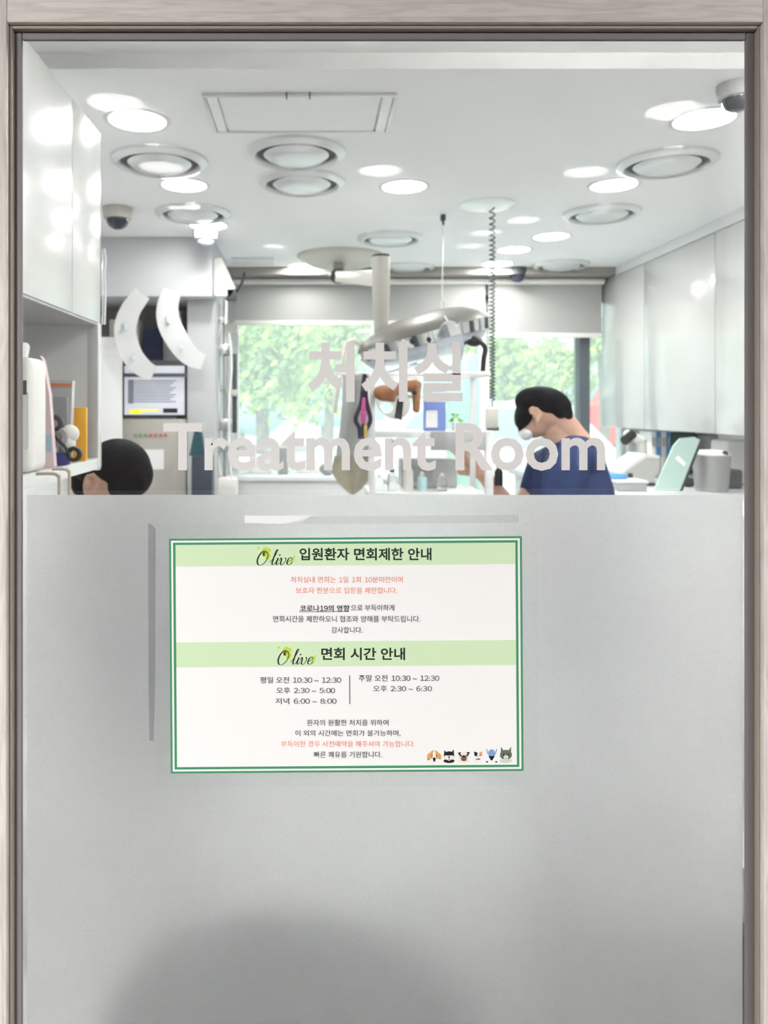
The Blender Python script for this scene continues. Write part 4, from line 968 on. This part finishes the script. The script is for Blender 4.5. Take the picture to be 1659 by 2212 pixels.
# scrub top
mb = MB()
mb.ell(Q(1240, 985, .02), .105, .15, .085, Matrix.Rotation(math.radians(25), 3, 'Y'))
mb.cap(Q(1250, 990, .02), .09, Q(1236, 1075, .02), .155); mb.cap(Q(1215, 1030, .02), .11, Q(1225, 1100, .02), .14)
mb.cap(Q(1236, 1075, .02), .155, (1.02, 2.97, .90), .16); mb.cap(shL, .080, Q(1212, 1090, -.16), .075); mb.cap(shR, .078, Q(1160, 1058, .20), .068)
mb.cap(Q(1235, 985, .0), .075, shL, .078); mb.cap(Q(1230, 985, .05), .075, shR, .076)
blend(mb, .009, 6).build('scrub_top', scrub, man)
mb = MB()
for hp_, kn, an in legs: mb.cap(hp_, .105, kn, .075); mb.cap(kn, .075, an + Vector((0, 0, .02)), .062)
blend(mb, .010, 4).build('trousers', scrub, man)
mb = MB()
for hp_, kn, an in legs: 
    m2 = MB(); m2.cap(an + Vector((.02, 0, -.035)), .048, an + Vector((-.13, 0, -.040)), .044); bmesh.ops.bisect_plane(m2.bm, geom=m2.bm.verts[:] + m2.bm.edges[:] + m2.bm.faces[:], plane_co=(0, 0, .002), plane_no=(0, 0, -1), clear_outer=True); bmesh.ops.holes_fill(m2.bm, edges=m2.bm.edges[:], sides=0)
    m2.build('shoe', white, man)
mb = MB()
mb.ell(Q(1172, 871), .104, .090, .064, Matrix.Rotation(math.radians(8), 3, 'Y'))
mb.ell(Q(1195, 880, .0), .066, .086, .055); mb.ell(Q(1214, 890, .01), .034, .070, .046, Matrix.Rotation(math.radians(-20), 3, 'Y'))
mb.ell(Q(1132, 893, .0), .030, .075, .062, Matrix.Rotation(math.radians(14), 3, 'Y')); mb.cap(Q(1122, 905, -.02), .014, Q(1122, 930, -.02), .006); mb.cap(Q(1120, 905, .03), .016, Q(1126, 936, .03), .004); mb.cap(Q(1135, 905, -.05), .012, Q(1133, 918, -.05), .006)
mb.ell(Q(1150, 872, -.03), .05, .055, .04)
blend(mb, .006, 3).build('hair', hairm, man)
mb = MB(); mb.ell(Q(1136, 934, .0), .026, .046, .030); blend(mb, .006, 1).build('face_mask', maskm, man)

# woman, seated, only head above the frosted film
wo = thing('person', 'dark haired woman seated at the lower left beside the cabinet', 'person', (-.55, 2.5, 0))
Yw = 2.40
def W(px, py, dy=0.0): return P(px, py, Yw + dy)
mb = MB()
mb.ell(W(243, 1022), .080, .085, .095); mb.ell(W(222, 1050, -.01), .06, .062, .07); mb.ell(W(200, 1043, -.062), .015, .010, .028, Matrix.Rotation(math.radians(12), 3, 'Y'))
for a_, b_ in zip(((188, 1050), (184, 1038), (190, 1027), (201, 1026), (208, 1036), (208, 1048), (203, 1060)), ((184, 1038), (190, 1027), (201, 1026), (208, 1036), (208, 1048), (203, 1060), (199, 1066))): mb.cap(W(*a_, -.076), .0065, W(*b_, -.076), .0065)
mb.ell(W(196, 1062, .02), .020, .035, .03)
mb.cap(W(248, 1060, .02), .052, W(255, 1115, .03), .056)
sh = [W(170, 1160, -.0), W(345, 1160, .04)]
mb.cap(sh[0], .05, sh[1], .05); mb.cap(W(255, 1160, .02), .10, (-.57, 2.45, .62), .13)
for s_, q_ in ((sh[0], -1), (sh[1], 1)):
    el = Vector((s_.x + q_ * .03, 2.38, .86)); wr = Vector((s_.x + q_ * -.02, 2.62, .80)); mb.cap(s_, .048, el, .038); mb.cap(el, .038, wr, .025); hand(mb, wr, (-.1, 1, -.05), (0, 0, 1), .92, .3, q_)
for q_ in (-1, 1):
    hp_ = Vector((-.57 + q_ * .09, 2.47, .60)); kn = Vector((-.57 + q_ * .10, 2.86, .55)); an = Vector((-.57 + q_ * .10, 2.82, .09)); mb.cap(hp_, .085, kn, .058); mb.cap(kn, .058, an, .038); mb.cap(an, .036, an + Vector((0, .13, -.045)), .032)
blend(mb, .005, 4).build('body', skin, wo)
mb = MB()
mb.cap(sh[0], .066, sh[1], .066); mb.cap(W(255, 1165, .02), .12, (-.57, 2.45, .66), .155)
for s_, q_ in ((sh[0], -1), (sh[1], 1)): mb.cap(s_, .068, s_ + Vector((q_ * .02, 0, -.14)), .062)
blend(mb, .009, 5).build('scrub_top', navy, wo)
mb = MB()
for q_ in (-1, 1):
    hp_ = Vector((-.57 + q_ * .09, 2.47, .62)); kn = Vector((-.57 + q_ * .10, 2.86, .56)); an = Vector((-.57 + q_ * .10, 2.82, .13)); mb.cap(hp_, .105, kn, .075); mb.cap(kn, .075, an, .06)
blend(mb, .010, 4).build('trousers', navy, wo)
mb = MB()
mb.ell(W(258, 1006, .0), .098, .100, .085, Matrix.Rotation(math.radians(12), 3, 'Y')); mb.ell(W(282, 1025, .0), .070, .085, .075); mb.ell(W(300, 1035, -.01), .036, .06, .05)
mb.ell(W(205, 1008, .0), .060, .085, .050, Matrix.Rotation(math.radians(-25), 3, 'Y')); mb.ell(W(178, 1040, .03), .036, .05, .05)
mb.ell(W(255, 1040, -.04), .05, .045, .05)
blend(mb, .006, 3).build('hair', hairm, wo)
st = thing('stool', 'round black work stool under the seated woman', 'stool', (-.57, 2.45, 0))
MB().lathe([(0, .50), (.17, .50), (.18, .48), (.175, .44), (0, .44)], Matrix.Translation((-.57, 2.45, 0))).build('seat', black, st)
MB().rod((-.57, 2.45, .06), (-.57, 2.45, .45), .025).build('column', chrome, st)
for k in range(5):
    a_ = k * 2 * math.pi / 5; e_ = Vector((-.57 + .22 * math.cos(a_), 2.45 + .22 * math.sin(a_), .055)); MB().rod((-.57, 2.45, .075), e_, .018, .012).build('leg', chrome, st); MB().ell(e_ + Vector((0, 0, -.028)), .026, .016, .027).build('caster', black, st)

gm = mat('mat_grey', (.05, .05, .05), .9, noise=.2, nscale=50)
tag(MB().box(.36, 1.25, 1.15, 2.30, .0005, .014, .004).build('added_floor_mat', gm), 'dark grey mat added on the floor to darken the film at lower right', 'mat')  # mat added so the film darkens here while the floor stays bright
# padded chair added close behind the door to give the film its dark blur
fm = mat('chair_navy', (.004, .006, .016), .9, noise=.2, nscale=50)
cdy = -.05
t = thing('added_chair', 'dark navy padded chair added close behind the glass to darken the film', 'chair', (-.05, 1.25, 0))
mb = MB(); pf = [(-.30, .44), (-.305, .60), (-.27, .72), (-.19, .80), (-.04, .83), (.11, .80), (.21, .72), (.25, .60), (.245, .44)]
mb.prism([(a_, 1.055 + cdy, b_) for a_, b_ in pf], (0, .06, 0)); es = [e for e in mb.bm.edges]; bmesh.ops.bevel(mb.bm, geom=es, offset=.024, segments=3, affect='EDGES'); mb.build('backrest', fm, t)
MB().box(-.30, .25, 1.125 + cdy, 1.58 + cdy, .40, .48, .03, 3).build('seat', fm, t)
for x_ in (-.26, .21):
    for y_ in (1.20 + cdy, 1.54 + cdy): MB().rod((x_, y_, 0), (x_, y_, .40), .016).build('leg', black, t)
    MB().rod((x_, 1.14 + cdy, .42), (x_, 1.095 + cdy, .60), .014).build('back_bracket', black, t)

t = thing('added_bin', 'grey open bin added behind the frosted glass to darken its lower right', 'bin', (.53, 1.30, .0145))  # bin added to grey the lower right of the film
mb = MB(); mb.prism([(.42, 1.13, .0145), (.64, 1.13, .0145), (.68, 1.11, .74), (.40, 1.11, .74)], (0, .32, 0)); mb.build('bin_body', mat('bin_grey', (.10, .10, .105), .7), t)
MB().box(.39, .69, 1.10, 1.44, .741, .765, .006).build('rim', mat('bin_rim', (.16, .16, .165), .6), t)

# ------------------------------------------------------------------ outdoors
asph = mat('pavement', (.55, .57, .58), .8, noise=.08, nscale=2)
struct(MB().box(-25, 25, 5.62, 60, -.12, -.02).build('ground', asph), 'pale pavement outside the window')
leafm = [mat('leaf_a', (.42, .58, .14), .6), mat('leaf_b', (.30, .46, .16), .6), mat('leaf_c', (.56, .68, .20), .6)]
barkm = mat('bark', (.20, .15, .11), .9)
def tree(px, py, Y, r, label, n=2600, sq=.85):
    c_ = P(px, py, Y); t = thing('tree', label, 'tree', (c_.x, Y, -.02), 'trees outside the window')
    MB().tube(smoothpath([(c_.x, Y, -.02), (c_.x + .05, Y, c_.z * .5), (c_.x, Y, c_.z)]), .09).build('trunk', barkm, t)
    mb = MB(); rnd = random.Random(int(px))
    clumps = [(Vector((rnd.uniform(-1, 1), rnd.uniform(-.6, .6), rnd.uniform(-1, 1))).normalized() * r * rnd.uniform(.25, .9)) for _ in range(26)]
    for k in range(n):
        q_ = rnd.choice(clumps); d_ = Vector((rnd.gauss(0, 1), rnd.gauss(0, 1), rnd.gauss(0, 1))) * r * .17
        p = c_ + Vector((q_.x + d_.x, q_.y + d_.y, (q_.z + d_.z) * sq)); s_ = rnd.uniform(.05, .10)
        ax = Vector((rnd.gauss(0, 1), rnd.gauss(0, 1), rnd.gauss(0, 1))).normalized(); u = ax.orthogonal().normalized(); v = ax.cross(u)
        f = mb.bm.faces.new([mb.bm.verts.new(p + u * s_), mb.bm.verts.new(p + v * s_ * .5), mb.bm.verts.new(p - u * s_), mb.bm.verts.new(p - v * s_ * .5)]); f.material_index = rnd.choice((0, 0, 1, 2))
    o = mb.build('foliage', leafm, t, False); return t
tree(560, 800, 10.2, 1.05, 'leafy tree filling the left part of the window')
tree(705, 750, 14.0, 1.0, 'leafy tree behind the white lamp hose and Korean lettering')
tree(1095, 790, 12.0, .85, 'leafy tree seen through the window above the man')
tree(1215, 800, 16.5, .85, 'leafy tree just left of the dark window post')
tree(1300, 740, 14.0, .5, 'small leafy tree right of the dark window post', 1200)
# hedge-like blue green hill behind
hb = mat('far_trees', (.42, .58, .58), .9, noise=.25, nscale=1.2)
rnd = random.Random(3)
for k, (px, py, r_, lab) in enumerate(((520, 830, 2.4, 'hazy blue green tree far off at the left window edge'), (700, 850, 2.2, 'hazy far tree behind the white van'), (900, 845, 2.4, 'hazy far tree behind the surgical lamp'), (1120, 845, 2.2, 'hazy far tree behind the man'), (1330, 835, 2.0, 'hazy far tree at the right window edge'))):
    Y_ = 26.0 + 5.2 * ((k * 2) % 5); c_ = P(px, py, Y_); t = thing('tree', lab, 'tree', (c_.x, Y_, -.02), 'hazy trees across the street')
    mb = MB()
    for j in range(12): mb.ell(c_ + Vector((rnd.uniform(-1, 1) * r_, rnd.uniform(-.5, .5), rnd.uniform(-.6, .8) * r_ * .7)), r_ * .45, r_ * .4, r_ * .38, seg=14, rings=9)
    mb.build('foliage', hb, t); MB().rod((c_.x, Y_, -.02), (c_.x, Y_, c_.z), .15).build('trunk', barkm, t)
def car(px, Y, L_, Hh, m, name, lab, cat):
    x0 = X(px, Y); t = thing(name, lab, cat, (x0 + L_ / 2, Y, -.02))
    s = Hh / 1.5; z = -.02
    pf = [(0, .35), (0, .75), (.12, .9), (L_ * .22, .98), (L_ * .34, 1.45), (L_ * .80, 1.5), (L_ * .95, 1.0), (L_, .9), (L_, .35)]
    MB().prism([(x0 + a_, Y, z + b_ * s) for a_, b_ in pf], (0, 1.6, 0)).build('car_body', m, t)
    MB().prism([(x0 + a_, Y - .01, z + b_ * s) for a_, b_ in ((L_ * .27, 1.0), (L_ * .36, 1.38), (L_ * .78, 1.42), (L_ * .88, 1.02))], (0, .02, 0)).build('side_window', mat('car_glass', (.35, .42, .45), .1), t)
    for a_ in (.2, .8):
        for yy in (-.02, 1.42): MB().rod((x0 + L_ * a_, Y + yy, z + .32), (x0 + L_ * a_, Y + yy + .2, z + .32), .32).build('wheel', black, t)
car(640, 8.2, 3.6, 1.62, mat('car_white', (.80, .81, .82), .3), 'parked_car', 'white parked car outside the window behind the rack', 'car')
car(1262, 19, 3.4, 2.6, red, 'parked_van', 'red van seen right of the dark window post', 'van')

# ------------------------------------------------------------------ sub-parts: a piece of a part hangs under that part
NEST = {'monitor': {'screen_table': 'screen', 'screen_mark': 'screen'}, 'surgical_lamp': {'reflector_band': 'hood', 'lens': 'hood', 'reflector_rib': 'hood', 'screw_knob': 'hood', 'handle': 'hood', 'handle_grip': 'hood', 'arm_cap': 'arm', 'pole_cap': 'pole'},
        'air_vent': {'hub': 'inner_cone'}, 'dome_camera': {'dome': 'housing'}, 'plastic_bottle': {'label': 'bottle_body', 'mark': 'bottle_body', 'cap': 'bottle_body'}, 'spray_bottle': {'nozzle': 'bottle_body'},
        'control_panel': {'socket': 'housing', 'card': 'housing'}, 'microscope': {'eyepiece': 'arm', 'objective': 'arm'}, 'ring_binder': {'spine_label': 'cover'}, 'carton': {'carton_print': 'carton_body'},
        'zip_pouch': {'zip_seal': 'pouch_body'}, 'cone_collar': {'strap': 'cone'}, 'pet_harness': {'pink_pad': 'webbing', 'tag': 'webbing'}, 'roller_blind': {'bottom_bar': 'blind_fabric'}, 'device_box': {'display': 'housing'},
        'coiled_cord': {'handset_foot': 'handset'}, 'document_stand': {'label_strip': 'clear_board'}, 'analyser': {'button': 'housing'}, 'canister': {'knob': 'lid'}, 'bandage_dispenser': {'strap': 'body'}, 'seedling': {}, 'wire_rack': {'shelf_front': 'shelf'}}
stem = lambda o: o.name.split('.')[0]
for o in [x for x in sc.objects if x.parent is None and x.type == 'EMPTY']:
    rules = NEST.get(stem(o), {})
    kids = list(o.children)
    for k in kids:
        if stem(k) in rules:
            tgt = [q for q in kids if stem(q) == rules[stem(k)]]
            if tgt: k.parent = tgt[0]
kids = list(notice.children); bands = [k for k in kids if stem(k) == 'title_band']; logos = [k for k in kids if stem(k) == 'logo']
tl = [k for k in kids if stem(k) == 'text_line']; tl.sort(key=lambda k: k.name)
for b_, l_, t_ in zip(bands, logos, (tl[0], tl[7])): l_.parent = b_; t_.parent = b_
